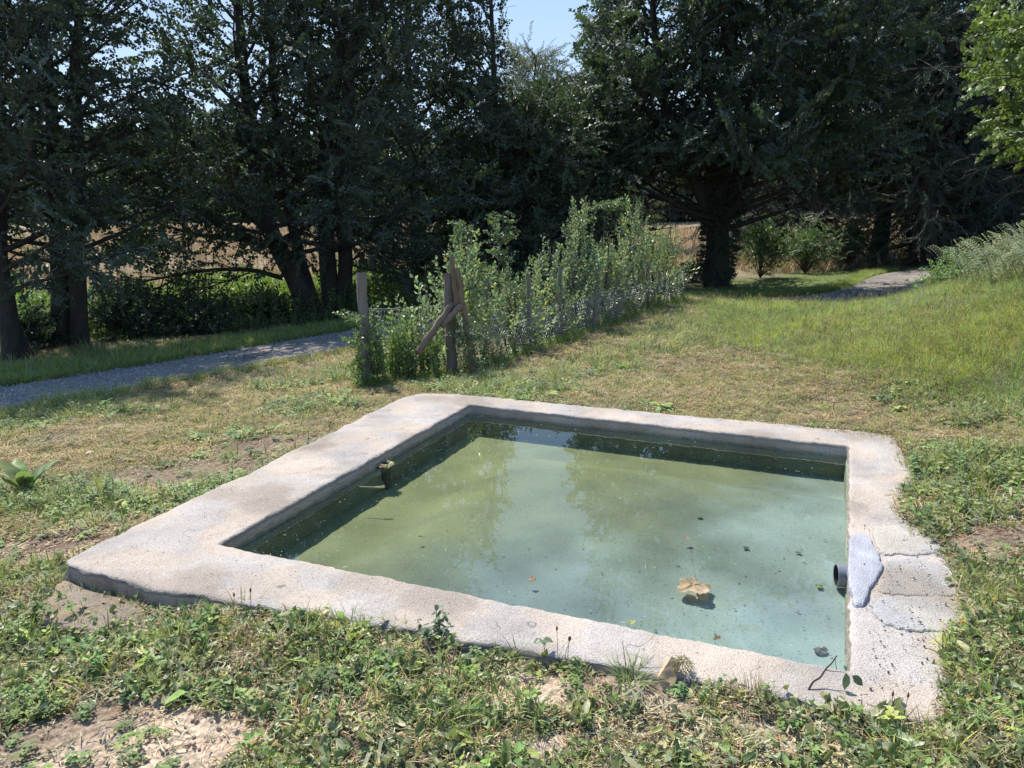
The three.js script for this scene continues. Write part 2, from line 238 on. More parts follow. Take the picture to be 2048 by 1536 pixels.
const blobAt = (list, x, z) => { let m = 0; const jx = x + 0.16 * (fbm(x * 6, z * 6, 3, 221) - 0.5), jz = z + 0.16 * (fbm(x * 6, z * 6, 3, 227) - 0.5); for (const b of list) { const d = Math.hypot((jx - b.x) / b.rx, (jz - b.z) / b.rz); if (d < 1.4) m = Math.max(m, b.w * (1 - smooth(d, 0.6, 1.35))); } return m; };
const bankLine = [P(1380, 602, -0.2), P(1440, 690, -0.05), P(1600, 720, 0), P(1750, 760, 0.05), P(1900, 800, 0.1), P(2060, 830, 0.15), P(2500, 900, 0.2), V(30, 0, -6), V(30, 0, -16), P(2300, 430, 1.3), P(2060, 470, 1), P(1960, 515, 0.66), P(1860, 560, 0.32), P(1700, 588, 0.02), P(1550, 588, -0.1)];
const bendGrass = [P(1400, 592, -0.57), P(1590, 590, -0.6), P(1690, 576, -0.6), P(1755, 547, -0.58), P(1880, 520, -0.5), P(1800, 514, -0.55), P(1640, 540, -0.6), P(1480, 556, -0.65), P(1400, 566, -0.7)];
const tallAt = (x, z) => smooth(-edgeDist(bankLine, x, z), -0.5, 0.6);
function cover(x, z) {
  const bare = Math.max(blobAt(bareSpots, x, z), 0.75 * smooth(fbm(x * 1.7 + 9, z * 1.7, 4, 231), 0.6, 0.74) * smooth(z, -7, -5.5)), tall = tallAt(x, z);
  const green = clamp(Math.max(blobAt(greenSpots, x, z), smooth(fbm(x * 0.9, z * 0.9, 4, 237), 0.46, 0.62) * 0.7));
  return { bare: bare * (1 - tall), green, tall };
}
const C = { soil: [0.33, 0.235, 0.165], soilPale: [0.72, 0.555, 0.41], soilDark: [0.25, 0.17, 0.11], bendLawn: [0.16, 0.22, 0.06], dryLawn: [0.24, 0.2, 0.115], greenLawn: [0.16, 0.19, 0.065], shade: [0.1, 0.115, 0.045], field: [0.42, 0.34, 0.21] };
const mixC = (a, b, t) => [mix(a[0], b[0], t), mix(a[1], b[1], t), mix(a[2], b[2], t)];
function groundColor(x, z) {
  const { bare, green, tall } = cover(x, z), n = fbm(x * 3, z * 3, 4, 241);
  let c = mixC(C.dryLawn, C.greenLawn, clamp(green * 0.85 + 0.25 * (n - 0.5)));
  c = mixC(c, C.greenLawn, tall * 0.6);
  c = mixC(c, mixC(mixC(C.soil, C.soilDark, smooth(z, -2.9, -3.6)), C.soilPale, smooth(n, 0.22, 0.55) * (1 - 0.85 * smooth(z, -2.9, -3.8))), clamp(bare + smooth(z, -3.6, -2.6) * 0.5 * (1 - green)));
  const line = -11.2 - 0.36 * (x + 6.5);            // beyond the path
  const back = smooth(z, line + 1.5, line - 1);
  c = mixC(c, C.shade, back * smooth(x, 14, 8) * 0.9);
  if (x > 1) c = mixC(c, C.bendLawn, smooth(edgeDist(bendGrass, x, z), 0.6, -0.2));
  c = mixC(c, C.field, smooth(z, -15.5, -18.5) * smooth(x, 3, 1)); c = mixC(c, C.field, smooth(z, -20.5, -23) * smooth(x, 9, 6));
  c = mixC(c, C.field, smooth(z, -30, -40));
  const k = 0.8 + 0.5 * n; return [c[0] * k, c[1] * k, c[2] * k];
}
{
  const N = 420, a = 1.05, b = 6, mb = new MB(), xs = [], zs = [];
  for (let i = 0; i <= N; i++) { const u = i / N * 2 - 1; xs.push(0.1 + a * Math.sinh(b * u)); zs.push(-3.4 + a * Math.sinh(b * u)); }
  for (let j = 0; j <= N; j++) for (let i = 0; i <= N; i++) {
    const x = xs[i], z = zs[j]; let y = H(x, z); const d = Math.abs(x) < 4 && z < 0 && z > -8 ? edgeDist(outline, x, z) : 9;
    if (d < -0.13) y = -0.75; else if (d < 0) y = Math.min(y, -0.06);
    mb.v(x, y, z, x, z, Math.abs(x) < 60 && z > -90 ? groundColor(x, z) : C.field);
  }
  for (let j = 0; j < N; j++) for (let i = 0; i < N; i++) { const q = j * (N + 1) + i; mb.i.push(q, q + N + 1, q + 1, q + 1, q + N + 1, q + N + 2); }
  tag(put('ground', mb.geo(), MAT.ground, scene), 'uneven ground of brown soil and dry mown lawn around the basin', 'ground', null, 'structure');
}
{
  const mb = new MB(), W = 16;
  for (let i = 0; i < pn.length; i++) for (let j = 0; j <= W; j++) {
    const t = j / W, e = (j === 0 ? -1 : j === W ? 1 : 0) * 0.12 * (fbm(i * 0.5, j, 3, 251) - 0.2), x = mix(pn[i].x, pf[i].x, t + e * 0.3), z = mix(pn[i].z, pf[i].z, t + e * 0.3), edge = j === 0 || j === W;
    const y = T(x, z) + (edge ? -0.05 : 0.012 + 0.012 * fbm(x * 3, z * 3, 3, 257)), n = fbm(x * 1.2, z * 1.2, 4, 261), k = 0.75 + 0.5 * n;
    mb.v(x, y, z, x, z, [0.58 * k, 0.555 * k, 0.53 * k]);
  }
  for (let i = 0; i < pn.length - 1; i++) for (let j = 0; j < W; j++) { const q = i * (W + 1) + j; mb.i.push(q, q + 1, q + W + 1, q + 1, q + W + 2, q + W + 1); }
  tag(put('gravel_path', mb.geo(), MAT.path, scene), 'grey gravel path running behind the wire fence and under the trees', 'path', null, 'structure');
}

// ---------------------------------------------------------------- the concrete basin
const WATER = -0.068, FLOOR = -0.225;
const offLine = (a, b, x, z) => Math.abs((b.x - a.x) * (z - a.z) - (b.z - a.z) * (x - a.x)) / Math.hypot(b.x - a.x, b.z - a.z);
const siltAt = (x, z) => 0.115 * smooth(Math.min(offLine(inC[0], inC[1], x, z), offLine(inC[1], inC[2], x, z)), 0.32, 0.8);   // silt lies deeper away from the left and far walls
{
  const basin = thing('concrete_basin', 'square concrete basin full of green water with a wide pale rim', 'basin');
  const along = (poly, t) => { const l = poly.slice(1).map((p, i) => p.distanceTo(poly[i])), sum = l.reduce((a, b) => a + b, 0); let d = t * sum; for (let i = 0; i < l.length; i++) { if (d <= l[i] || i === l.length - 1) return poly[i].clone().lerp(poly[i + 1], clamp(d / l[i])); d -= l[i]; } };
  const per = 170, ins = [], outs = [];
  for (let s = 0; s < 4; s++) for (let k = 0; k < per; k++) {
    const t = k / per, a = inC[s], b = inC[(s + 1) % 4], p = a.clone().lerp(b, t); ins.push(p); outs.push(along(outSides[s], t));
  }
  const n = ins.length, ctr = V(0, 0, 0); inC.forEach((p) => ctr.addScaledVector(p, 0.25));
  for (let pass = 0; pass < 3; pass++) { const o = outs.map((p) => p.clone()); for (let i = 0; i < n; i++) outs[i].lerpVectors(o[(i + n - 2) % n], o[(i + 2) % n], 0.5).lerp(o[i], 0.34); }
  for (let pass = 0; pass < 2; pass++) { const o = ins.map((p) => p.clone()); for (let i = 0; i < n; i++) ins[i].lerpVectors(o[(i + n - 1) % n], o[(i + 1) % n], 0.5).lerp(o[i], 0.4); }
  const mb = new MB(), prof = [];   // [across 0 inner .. 1 outer, height, how far beyond the edge]
  prof.push([0, -0.12, 0.004], [0, -0.085, 0.003], [0, -0.055, 0], [0, -0.026, -0.002], [0, -0.01, 0.003], [0, -0.002, 0.011], [0, 0, 0.025]);
  for (let k = 1; k <= 22; k++) prof.push([k / 23, 0, 0]);
  prof.push([1, -0.001, -0.022], [1, -0.008, -0.006], [1, -0.022, 0], [1, -0.07, 0.008], [1, -0.13, 0.03], [1, -0.2, 0.06], [1, -0.32, 0.1]);
  const m = prof.length;
  for (let i = 0; i <= n; i++) {
    const A = ins[i % n], B = outs[i % n], d = B.clone().sub(A).normalize();
    prof.forEach(([t, y, off]) => {
      const e = t === 0 || t === 1, w = t === 0 ? off : t === 1 ? off : mix(0.03, -0.03, t), p = A.clone().lerp(B, t).addScaledVector(d, w);
      const s = p.x * 7, r = p.z * 7, rough = e ? 0.026 * (fbm(s * 1.3, r * 1.3 + y * 30, 4, 301) - 0.5) + 0.02 * (fbm(s * 5, r * 5 + y * 90, 2, 305) - 0.5) : 0;
      p.addScaledVector(d, rough * (t === 1 && y < -0.015 ? 2.4 : 1));
      if (t === 1) p.addScaledVector(d, 0.05 * (fbm(p.x * 3, p.z * 3, 3, 311) - 0.5));
      const hy = y + 0.009 * (fbm(p.x * 2.5, p.z * 2.5, 4, 315) - 0.5) + 0.01 * (fbm(p.x * 14, p.z * 14, 3, 319) - 0.5) + (y < -0.02 ? 0 : 0);
      const k = 1 + 0.25 * (fbm(p.x * 2, p.z * 2, 3, 323) - 0.5), dirt = t === 1 ? clamp(smooth(-y, 0.005, 0.12) * (0.4 + 1.2 * fbm(p.x * 9, p.z * 9 + y * 30, 3, 327))) : smooth(fbm(p.x * 4, p.z * 4, 3, 329), 0.62, 0.8) * 0.3 * smooth(t, 0.55, 0.95), low = t === 0 ? smooth(-y, 0.03, 0.075) : 0;
      let c = mixC([0.605 * k, 0.548 * k, 0.497 * k], [0.36, 0.28, 0.21], dirt); c = mixC(c, [0.36, 0.37, 0.35], low * 0.6);
      const face = e && y < -0.015; mb.v(p.x, hy, p.z, face ? p.x + p.z * 0.6 : p.x, face ? y * 1.1 : p.z, c);
    });
  }
  for (let i = 0; i < n; i++) for (let j = 0; j < m - 1; j++) { const q = i * m + j; mb.i.push(q, q + 1, q + m, q + 1, q + m + 1, q + m); }
  put('rim', mb.geo(), MAT.concrete, basin);
  // four inner walls, each a shallow ledge below the water line and a face down to the floor
  for (let s = 0; s < 4; s++) {
    const w = new MB(), a = inC[s], b = inC[(s + 1) % 4], nrm = V(-(b.z - a.z), 0, b.x - a.x).normalize(); if (nrm.dot(ctr.clone().sub(a)) < 0) nrm.negate();
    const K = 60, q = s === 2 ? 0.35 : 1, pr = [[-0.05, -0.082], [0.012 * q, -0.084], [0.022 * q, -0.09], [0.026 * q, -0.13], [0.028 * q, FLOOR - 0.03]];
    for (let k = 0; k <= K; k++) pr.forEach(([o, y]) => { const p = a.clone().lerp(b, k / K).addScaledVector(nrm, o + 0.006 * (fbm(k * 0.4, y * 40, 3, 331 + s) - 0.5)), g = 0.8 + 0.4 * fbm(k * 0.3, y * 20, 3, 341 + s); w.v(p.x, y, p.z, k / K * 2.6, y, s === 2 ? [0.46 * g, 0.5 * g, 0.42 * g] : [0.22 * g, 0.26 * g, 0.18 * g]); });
    for (let k = 0; k < K; k++) for (let j = 0; j < pr.length - 1; j++) { const q = k * pr.length + j; w.i.push(q, q + pr.length, q + 1, q + 1, q + pr.length, q + pr.length + 1); }
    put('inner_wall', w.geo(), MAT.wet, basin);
  }
  const fl = new MB(), K = 70;
  for (let j = 0; j <= K; j++) for (let i = 0; i <= K; i++) {
    const p = inC[0].clone().lerp(inC[1], j / K).lerp(inC[3].clone().lerp(inC[2], j / K), i / K), u = i / K, v = j / K;
    const alg = clamp(1.05 - 1.15 * u + 0.9 * (v - 0.4) + 0.7 * (fbm(p.x * 1.6, p.z * 1.6, 4, 351) - 0.5)), pale = smooth(u + 0.35 * (1 - v) + 0.5 * (fbm(p.x * 2.4, p.z * 2.4, 4, 357) - 0.5), 0.85, 1.15), k = 0.85 + 0.3 * fbm(p.x * 5, p.z * 5, 3, 361);
    let c = mixC([0.195, 0.225, 0.2], [0.29, 0.29, 0.145], alg * alg * (3 - 2 * alg)); c = mixC(c, [0.4, 0.465, 0.45], pale * 0.8);
    const silted = siltAt(p.x, p.z); fl.v(p.x, FLOOR + silted + 0.006 * fbm(p.x * 3, p.z * 3, 3, 367), p.z, p.x, p.z, [c[0] * k, c[1] * k, c[2] * k]);
  }
  for (let j = 0; j < K; j++) for (let i = 0; i < K; i++) { const q = j * (K + 1) + i; fl.i.push(q, q + 1, q + K + 1, q + 1, q + K + 2, q + K + 1); }
  put('basin_floor', fl.geo(), MAT.silt, basin);
  // patches of newer cement lying on the right rim
  const patch = (pts, top, name, mat, color, domed, label, base = 0) => {
    const poly = spline([...pts.map((a) => P(a[0], a[1], 0)), P(pts[0][0], pts[0][1], 0)], 90).slice(0, -1), c = V(0, 0, 0); poly.forEach((p) => c.addScaledVector(p, 1 / poly.length));
    const g = new MB(), R = 14, nn = poly.length;
    const rows = [[1.05, -0.5], [1.02, 0.15], [1.0, 0.55], [0.96, 0.85], [0.9, 0.97], [0.8, 1], [0.66, 1.02], [0.5, 1.04], [0.34, 1.06], [0.18, 1.06], [0.03, 1.06]];
    rows.forEach(([r, h]) => poly.forEach((p, i) => { const e = 1 + (r > 0.9 ? 0.16 * (fbm(i * 0.45, 1, 4, 371 + Math.round(top * 1000)) - 0.5) : 0), x = mix(c.x, p.x, r * e), z = mix(c.z, p.z, r * e), b = 0.4 * top * (fbm(x * 16, z * 16, 3, 377) - 0.5), k = 0.88 + 0.26 * fbm(x * 9, z * 9, 3, 381), d = r > 1.01 ? 0.6 : r > 0.97 ? 0.85 : 1; g.v(x, h * top * (h > 0.9 ? domed(r) : 1) + (h > 0 ? b : 0) + base, z, x, z, [color[0] * k * d, color[1] * k * d, color[2] * k * d]); }));
    for (let j = 0; j < rows.length - 1; j++) for (let i = 0; i < nn; i++) { const q = j * nn + i, w = j * nn + (i + 1) % nn; g.i.push(q, w, q + nn, w, w + nn, q + nn); }
    const o = put(name, g.geo(), mat, basin); if (label) o.userData.label = label; return o;
  };
  patch([[1699, 1080], [1709, 1071], [1724, 1070], [1739, 1078], [1746, 1095], [1756, 1108], [1760, 1124], [1765, 1138], [1758, 1152], [1749, 1168], [1738, 1184], [1733, 1200], [1722, 1214], [1709, 1212], [1704, 1192], [1698, 1170], [1696, 1140], [1697, 1108]], 0.016, 'mortar_patch', MAT.mortar, [1, 1, 1], () => 1, 'smooth whitish mortar patch over the inlet pipe');
  patch([[1745, 1055], [1800, 1052], [1850, 1062], [1880, 1088], [1862, 1110], [1800, 1111], [1768, 1110], [1752, 1090]], 0.009, 'cement_patch', MAT.concrete, [0.55, 0.53, 0.5], () => 1, 'raised cement slab patch beside the mortar');
  patch([[1742, 1212], [1762, 1198], [1820, 1196], [1880, 1205], [1912, 1232], [1900, 1262], [1850, 1266], [1800, 1258], [1760, 1240]], 0.009, 'cement_patch', MAT.concrete, [0.6, 0.59, 0.575], () => 1, 'pale rounded cement patch with a cracked front edge');
  patch([[1775, 1122], [1850, 1120], [1905, 1150], [1918, 1190], [1860, 1192], [1800, 1190], [1762, 1185], [1772, 1150]], 0.005, 'cement_patch', MAT.concrete, [0.53, 0.5, 0.47], () => 1, 'rough crumbling cement between the two patches');
  patch([[118, 1126], [200, 1150], [330, 1188], [400, 1212], [300, 1232], [160, 1226], [62, 1196], [84, 1160]], 0.055, 'foot', MAT.concrete, [0.36, 0.29, 0.22], (r) => 1 + 0.4 * (1 - r), 'rough crumbling dirty foot below the near left corner', -0.13);
  // grey pipe end through the right wall
  const pipe = new MB(), c0 = P(1699, 1152, -0.04), inw = V(-(inC[3].z - inC[2].z), 0, inC[3].x - inC[2].x).normalize(); if (inw.dot(ctr.clone().sub(c0)) < 0) inw.negate();
  inw.applyAxisAngle(V(0, 1, 0), 0.24);
  const ring = (o, r) => { const a = []; for (let k = 0; k <= 28; k++) { const q = k / 28 * Math.PI * 2, tz = V(-inw.z, 0, inw.x); a.push(c0.clone().addScaledVector(inw, o).addScaledVector(tz, Math.cos(q) * r).add(V(0, Math.sin(q) * r, 0))); } return a; };
  const rs = [ring(-0.05, 0.05), ring(0.055, 0.05), ring(0.057, 0.049), ring(0.057, 0.0455), ring(0.055, 0.0445), ring(-0.05, 0.0445)];
  rs.forEach((r, j) => r.forEach((p, k) => pipe.v(p.x, p.y, p.z, k / 28, j / 5, j > 3 ? [0.03, 0.033, 0.036] : [0.2, 0.21, 0.225])));
  for (let j = 0; j < rs.length - 1; j++) for (let k = 0; k < 28; k++) { const q = j * 29 + k; pipe.i.push(q, q + 1, q + 29, q + 1, q + 30, q + 29); }
  const back = pipe.v(c0.x - inw.x * 0.04, c0.y, c0.z - inw.z * 0.04, 0, 0, [0.02, 0.02, 0.02]); for (let k = 0; k < 28; k++) pipe.i.push(back, 5 * 29 + k, 5 * 29 + k + 1);
  put('inlet_pipe', pipe.geo(), MAT.plastic, basin).userData.label = 'short grey plastic pipe end in the right wall';
  // water
  const wp = inC.map((p) => p.clone().sub(ctr).multiplyScalar(1.012).add(ctr)), wm = new MB(), WK = 8;
  for (let j = 0; j <= WK; j++) for (let i = 0; i <= WK; i++) { const p = wp[0].clone().lerp(wp[1], j / WK).lerp(wp[3].clone().lerp(wp[2], j / WK), i / WK); wm.v(p.x, WATER, p.z, p.x, p.z, [1, 1, 1]); }
  for (let j = 0; j < WK; j++) for (let i = 0; i < WK; i++) { const q = j * (WK + 1) + i; wm.i.push(q, q + 1, q + WK + 1, q + 1, q + WK + 2, q + WK + 1); }
  const g = wm.geo(); for (let i = 0; i < g.attributes.normal.count; i++) g.attributes.normal.setXYZ(i, 0, 1, 0);
  tag(put('water', g, MAT.water, scene), 'still green water reflecting sky and trees inside the concrete basin', 'water', null, 'structure');
}
const ctrIn = V(0, 0, 0); inC.forEach((p) => ctrIn.addScaledVector(p, 0.25));
const inBasin = (x, z, grow = 1) => inside(inC.map((p) => p.clone().sub(ctrIn).multiplyScalar(grow).add(ctrIn)), x, z);

// ---------------------------------------------------------------- trees
// sprays: a twig with leaves along +z
function makeSpray(seed, n, len, leafLen, leafHalf, tone, opts = {}) {
  const r = rng(seed), mb = new MB(), bendY = opts.droop ?? 0.15, pts = [];
  for (let k = 0; k <= 4; k++) { const t = k / 4; pts.push(V(0.03 * Math.sin(t * 5 + seed), -bendY * len * t * t, len * t)); }
  mb.tube(pts, [opts.twig ?? 0.004, 0.0015], 3, [0.07, 0.055, 0.04], false);
  for (let i = 0; i < n; i++) {
    const t = (i + 0.6) / n, s = i % 2 ? 1 : -1, o = V(0.03 * Math.sin(t * 5 + seed), -bendY * len * t * t, len * t), spread = opts.spread ?? 0.9;
    const roll = opts.spiral ? i * 2.4 : (s > 0 ? 0 : Math.PI) + (r() - 0.5) * 1.3, ang = spread * (0.75 + 0.5 * r()) * (1 - 0.45 * t);
    const d = V(Math.cos(roll) * Math.sin(ang), Math.sin(roll) * Math.sin(ang) * (opts.spiral ? 1 : 0.9) - (opts.hang ?? 0.25) * r(), Math.cos(ang));
    const up = V((r() - 0.5) * 1.2, 1, (r() - 0.5) * 1.2), l = leafLen * (0.65 + 0.55 * r()) * (1 - 0.25 * t), k = 0.72 + 0.56 * r(), y = r() < (opts.yellow ?? 0.04) ? 1.7 : 1;
    mb.leaf(o.clone().addScaledVector(d, l * 0.12), d, up, l, leafHalf * l / leafLen, 0.18 + 0.25 * r(), 0.15 + 0.4 * r(), [tone[0] * k * y, tone[1] * k, tone[2] * k], opts.stations ?? 1, opts.shape ?? 0.48);
  }
  return mb.geo();
}
const ALDER = [0.05, 0.086, 0.025], LIME = [0.048, 0.082, 0.023], WILLOW = [0.13, 0.17, 0.075], MAPLE = [0.12, 0.19, 0.035], APPLE = [0.26, 0.355, 0.14];
const sprays = {
  alder: [makeSpray(1, 13, 0.34, 0.074, 0.032, ALDER), makeSpray(2, 12, 0.3, 0.07, 0.032, ALDER), makeSpray(3, 17, 0.4, 0.072, 0.031, ALDER)],
  lime: [makeSpray(4, 16, 0.5, 0.12, 0.055, LIME, { droop: 0.3 }), makeSpray(5, 14, 0.45, 0.115, 0.052, LIME, { droop: 0.25 })],
  willow: [makeSpray(6, 22, 0.6, 0.1, 0.017, WILLOW, { droop: 0.4, spread: 0.7 }), makeSpray(7, 20, 0.5, 0.09, 0.017, WILLOW, { droop: 0.3, spread: 0.7 })],
  maple: [makeSpray(8, 13, 0.36, 0.11, 0.058, MAPLE, { droop: 0.35, hang: 0.6 }), makeSpray(9, 12, 0.34, 0.11, 0.055, MAPLE, { droop: 0.3, hang: 0.5 })],
  conifer: [makeSpray(10, 40, 0.55, 0.1, 0.011, [0.05, 0.08, 0.045], { droop: 0.55, spread: 0.7, yellow: 0 }), makeSpray(11, 36, 0.5, 0.1, 0.011, [0.055, 0.08, 0.045], { droop: 0.6, spread: 0.75, yellow: 0 })],
  bush: [makeSpray(12, 12, 0.32, 0.075, 0.03, [0.075, 0.13, 0.035]), makeSpray(13, 14, 0.36, 0.07, 0.028, [0.07, 0.12, 0.035])],
  ivy: [makeSpray(14, 12, 0.28, 0.085, 0.042, [0.04, 0.075, 0.025], { hang: 0.5 })],
};
// where the sun must reach the ground: lawn and bank on the near side of the path, and the sunlit bend of the path
const shadeEdge = [P(-900, 985, -0.4), P(0, 828, -0.42), P(350, 760, -0.4), P(700, 694, -0.4), P(1000, 650, -0.42), P(1380, 604, -0.25), P(1700, 594, 0), P(1860, 565, 0.3), P(1960, 520, 0.66), V(9, 0, -12), V(12, 0, -14)];
const sunny = [...shadeEdge, V(14, 0, 4), V(-14, 0, 4)], bendSun = [P(1490, 568, -0.6), P(1740, 544, -0.58), P(1870, 528, -0.5), P(1900, 548, -0.5), P(1800, 578, -0.52), P(1700, 590, -0.55), P(1640, 573, -0.58)], bandSun = [P(140, 640, -0.65), P(420, 625, -0.65), P(720, 605, -0.65), P(730, 572, -0.8), P(120, 585, -0.8)];
function blocksSun(p) { const y = p.y + 0.35, k = y / SUN.y, x = p.x - SUN.x * k, z = p.z - SUN.z * k; if (inside(sunny, x, z) && edgeDist(shadeEdge, x, z) > 0.05) return 1; return inside(bendSun, x, z) ? 0.9 : inside(bandSun, x, z) ? 0.93 : 0; }
const skylineAt = [[-90, 34], [-6, 34], [-3.6, 30], [-2.2, 21], [-1.5, 15], [-0.9, 12.3], [0.3, 10.6], [1.5, 9.2], [4.6, 8.8], [5.6, 11.5], [6.5, 18], [7.5, 25], [18, 25], [19.5, 20], [26, 20.5], [29, 25], [90, 27]];   // how high the tree tops stand, by bearing
function aboveSkyline(p) { const az = Math.atan2(p.x, -p.z) * 57.3, el = Math.atan2(p.y - EYE, Math.hypot(p.x, p.z)) * 57.3; let i = 0; while (i < skylineAt.length - 2 && az > skylineAt[i + 1][0]) i++; const [a, e] = skylineAt[i], [b, f] = skylineAt[i + 1]; return el > mix(e, f, (az - a) / (b - a)) + (az > -1.5 && az < 6 ? 1 : 2.4) * (fbm(az * 0.7 + 50, el * 0.5 + 50, 3, 291) - 0.5) || (az > -0.6 && az < 5.4 && Math.atan2(p.y, Math.hypot(p.x, p.z + 5.2)) * 57.3 > 15.2); }
function growBranch(mb, from, dir, len, r0, rise, rnd, out, o) {   // a limb with side shoots; sprays collect in out
  const pts = [], d = dir.clone(), p = from.clone(), n = 6;
  for (let k = 0; k <= n; k++) { if (o.at && !o.open && aboveSkyline(p.clone().add(o.at))) break; pts.push(p.clone()); p.addScaledVector(d, len / n); d.x += (rnd() - 0.5) * 0.3; d.z += (rnd() - 0.5) * 0.3; d.y += rise / n + (rnd() - 0.5) * 0.12; d.normalize(); }
  if (pts.length < 3) return;
  mb.tube(pts, [r0, 0.006], 5, [1, 1, 1], false);
  const curve = new THREE.CatmullRomCurve3(pts), m = Math.max(3, Math.round(len * (o.shoots ?? 4)));
  for (let k = 0; k < m; k++) {
    const t = mix(o.bareIn ?? 0.22, 1, (k + 0.5 * rnd()) / m), a = curve.getPoint(t), tan = curve.getTangent(t), ph = (rnd() - 0.5) * 2.6, sd = V(-tan.z, 0, tan.x).normalize().multiplyScalar((k % 2 ? 1 : -1) * Math.cos(ph) * (0.5 + 0.6 * rnd())).add(V(0, 0.75 * Math.sin(ph), 0));
    const sdir = tan.clone().multiplyScalar(0.7).add(sd).add(V(0, (rnd() - 0.5) * 0.8 + (o.hangShoots ?? 0), 0)).normalize(), sl = (o.shootLen ?? 0.8) * (0.5 + 0.7 * rnd()) * (1 - 0.35 * t), q = [];
    for (let j = 0; j <= 3; j++) q.push(a.clone().addScaledVector(sdir, sl * j / 3).add(V(0, -0.12 * sl * (j / 3) ** 2, 0)));
    if (!o.far) mb.tube(q, [Math.max(0.005, r0 * 0.3), 0.003], 3, [1, 1, 1], false);
    const ns = Math.max(2, Math.round(sl / (o.step ?? 0.13)));
    for (let j = 0; j < ns; j++) { const u = (j + 0.5) / ns, b = a.clone().addScaledVector(sdir, sl * u).add(V(0, -0.12 * sl * u * u, 0)); out.push([b, sdir.clone().add(V((rnd() - 0.5) * 1.4, (rnd() - 0.55) * 1.1, (rnd() - 0.5) * 1.4)).normalize()]); }
  }
}
function tree(name, label, kind, base, stems, o) {
  const t = thing(name, label, o.category ?? 'tree', [base.x, base.y, base.z], o.group), rnd = rng(o.seed), out = []; o.at = base; const trunk = new MB(), limbs = new MB();
  stems.forEach((s, si) => {
    let pts = spline(s.pts, 26); if (!o.open) { const cut = pts.findIndex((p) => aboveSkyline(p.clone().add(base))); if (cut > 5) pts = pts.slice(0, cut); } trunk.tube(pts, (u) => mix(s.r[0], s.r[1], Math.pow(u, 0.8)) + s.r[0] * 0.3 * Math.exp(-u * 26), 12, [1, 1, 1], true, 0.1, si + o.seed);
    const c = new THREE.CatmullRomCurve3(pts), nb = s.branches ?? 34;
    for (let k = 0; k < nb; k++) {
      const u = mix(s.from ?? 0.15, 0.99, Math.pow((k + rnd()) / nb, o.even ?? 0.9)), from = c.getPoint(u), az = k * 2.4 + rnd() * 1.1 + si * 1.3, up = mix(o.low ?? -0.05, o.high ?? 0.75, u) + (rnd() - 0.5) * 0.35;
      const prof = o.profile ? o.profile(u) : Math.pow(1 - u, 0.55) * 0.9 + 0.25, dir = V(Math.cos(az) * Math.cos(up), Math.sin(up), Math.sin(az) * Math.cos(up));
      if (!o.open && aboveSkyline(from.clone().add(base).addScaledVector(dir, 0.6))) continue; growBranch(limbs, from, dir, o.reach * prof * (0.7 + 0.55 * rnd()), Math.max(0.012, mix(s.r[0], s.r[1], u) * 0.34), o.rise ?? -0.15, rnd, out, o);
    }
  });
  for (const l of o.limbs ?? []) {   // limbs read off the photograph, in world places
    const pts = spline(l.pts.map((p) => p.clone().sub(base)), 16); limbs.tube(pts, l.r, 6, [1, 1, 1], false);
    const c = new THREE.CatmullRomCurve3(pts), m = l.n ?? 14;
    for (let k = 0; k < m; k++) { const u = mix(l.from ?? 0.15, 1, (k + rnd()) / m), tan = c.getTangent(u), d = tan.clone().multiplyScalar(0.6).add(V((rnd() - 0.5) * 1.4, (rnd() - 0.6) * 0.9, (rnd() - 0.5) * 1.4)).normalize(); growBranch(limbs, c.getPoint(u), d, (l.len ?? 0.8) * (0.5 + 0.7 * rnd()), 0.012, -0.25, rnd, out, { ...o, shootLen: 0.4, shoots: 5 }); }
  }
  for (const e of o.extra ?? []) out.push(e);
  put('trunk', trunk.geo(), MAT.bark, t);
  put('limb', limbs.geo(), MAT.bark, t);
  const lists = sprays[kind].map(() => []), w = V(0, 0, 0), tone = o.tone ?? [1, 1, 1];
  for (const [p, d] of out) {
    w.copy(p).add(base); if (w.y < H(w.x, w.z) + (o.clear ?? 0.25)) continue;
    const b = blocksSun(w); if (b && rnd() < b * (o.strict ?? 0.985)) continue;
    if (!o.open && aboveSkyline(w)) continue;
    if (o.keep && !o.keep(w, rnd)) continue;
    const k = 0.75 + 0.5 * rnd(); lists[Math.floor(rnd() * lists.length)].push({ m: Mdir(p, d, (rnd() - 0.5) * 5, (o.scale ?? 1) * (0.8 + 0.45 * rnd())), c: [tone[0] * k, tone[1] * k, tone[2] * k * (0.9 + 0.2 * rnd())] });
  }
  lists.forEach((l, i) => { if (l.length) copies('crown', sprays[kind][i], o.matte ? MAT.leafMatte : MAT.leaf, l, t); });
  if (o.ivy) copies('ivy', sprays.ivy[0], MAT.leaf, o.ivy.map(([p, d]) => { const g = 0.7 + 0.6 * rnd(); return { m: Mdir(p, d, rnd() * 6, 0.38 + 0.28 * rnd()), c: [g, g, g] }; }), t);
  return t;
}
const rel = (b, px, py, z) => { const p = PZ(px, py, z); return [p.x - b.x, p.y - b.y, p.z - b.z]; };
const sky1 = { reach: 2.1, shoots: 4.3, step: 0.125, shootLen: 0.75, rise: 0.22, low: 0.05, high: 1.0 };
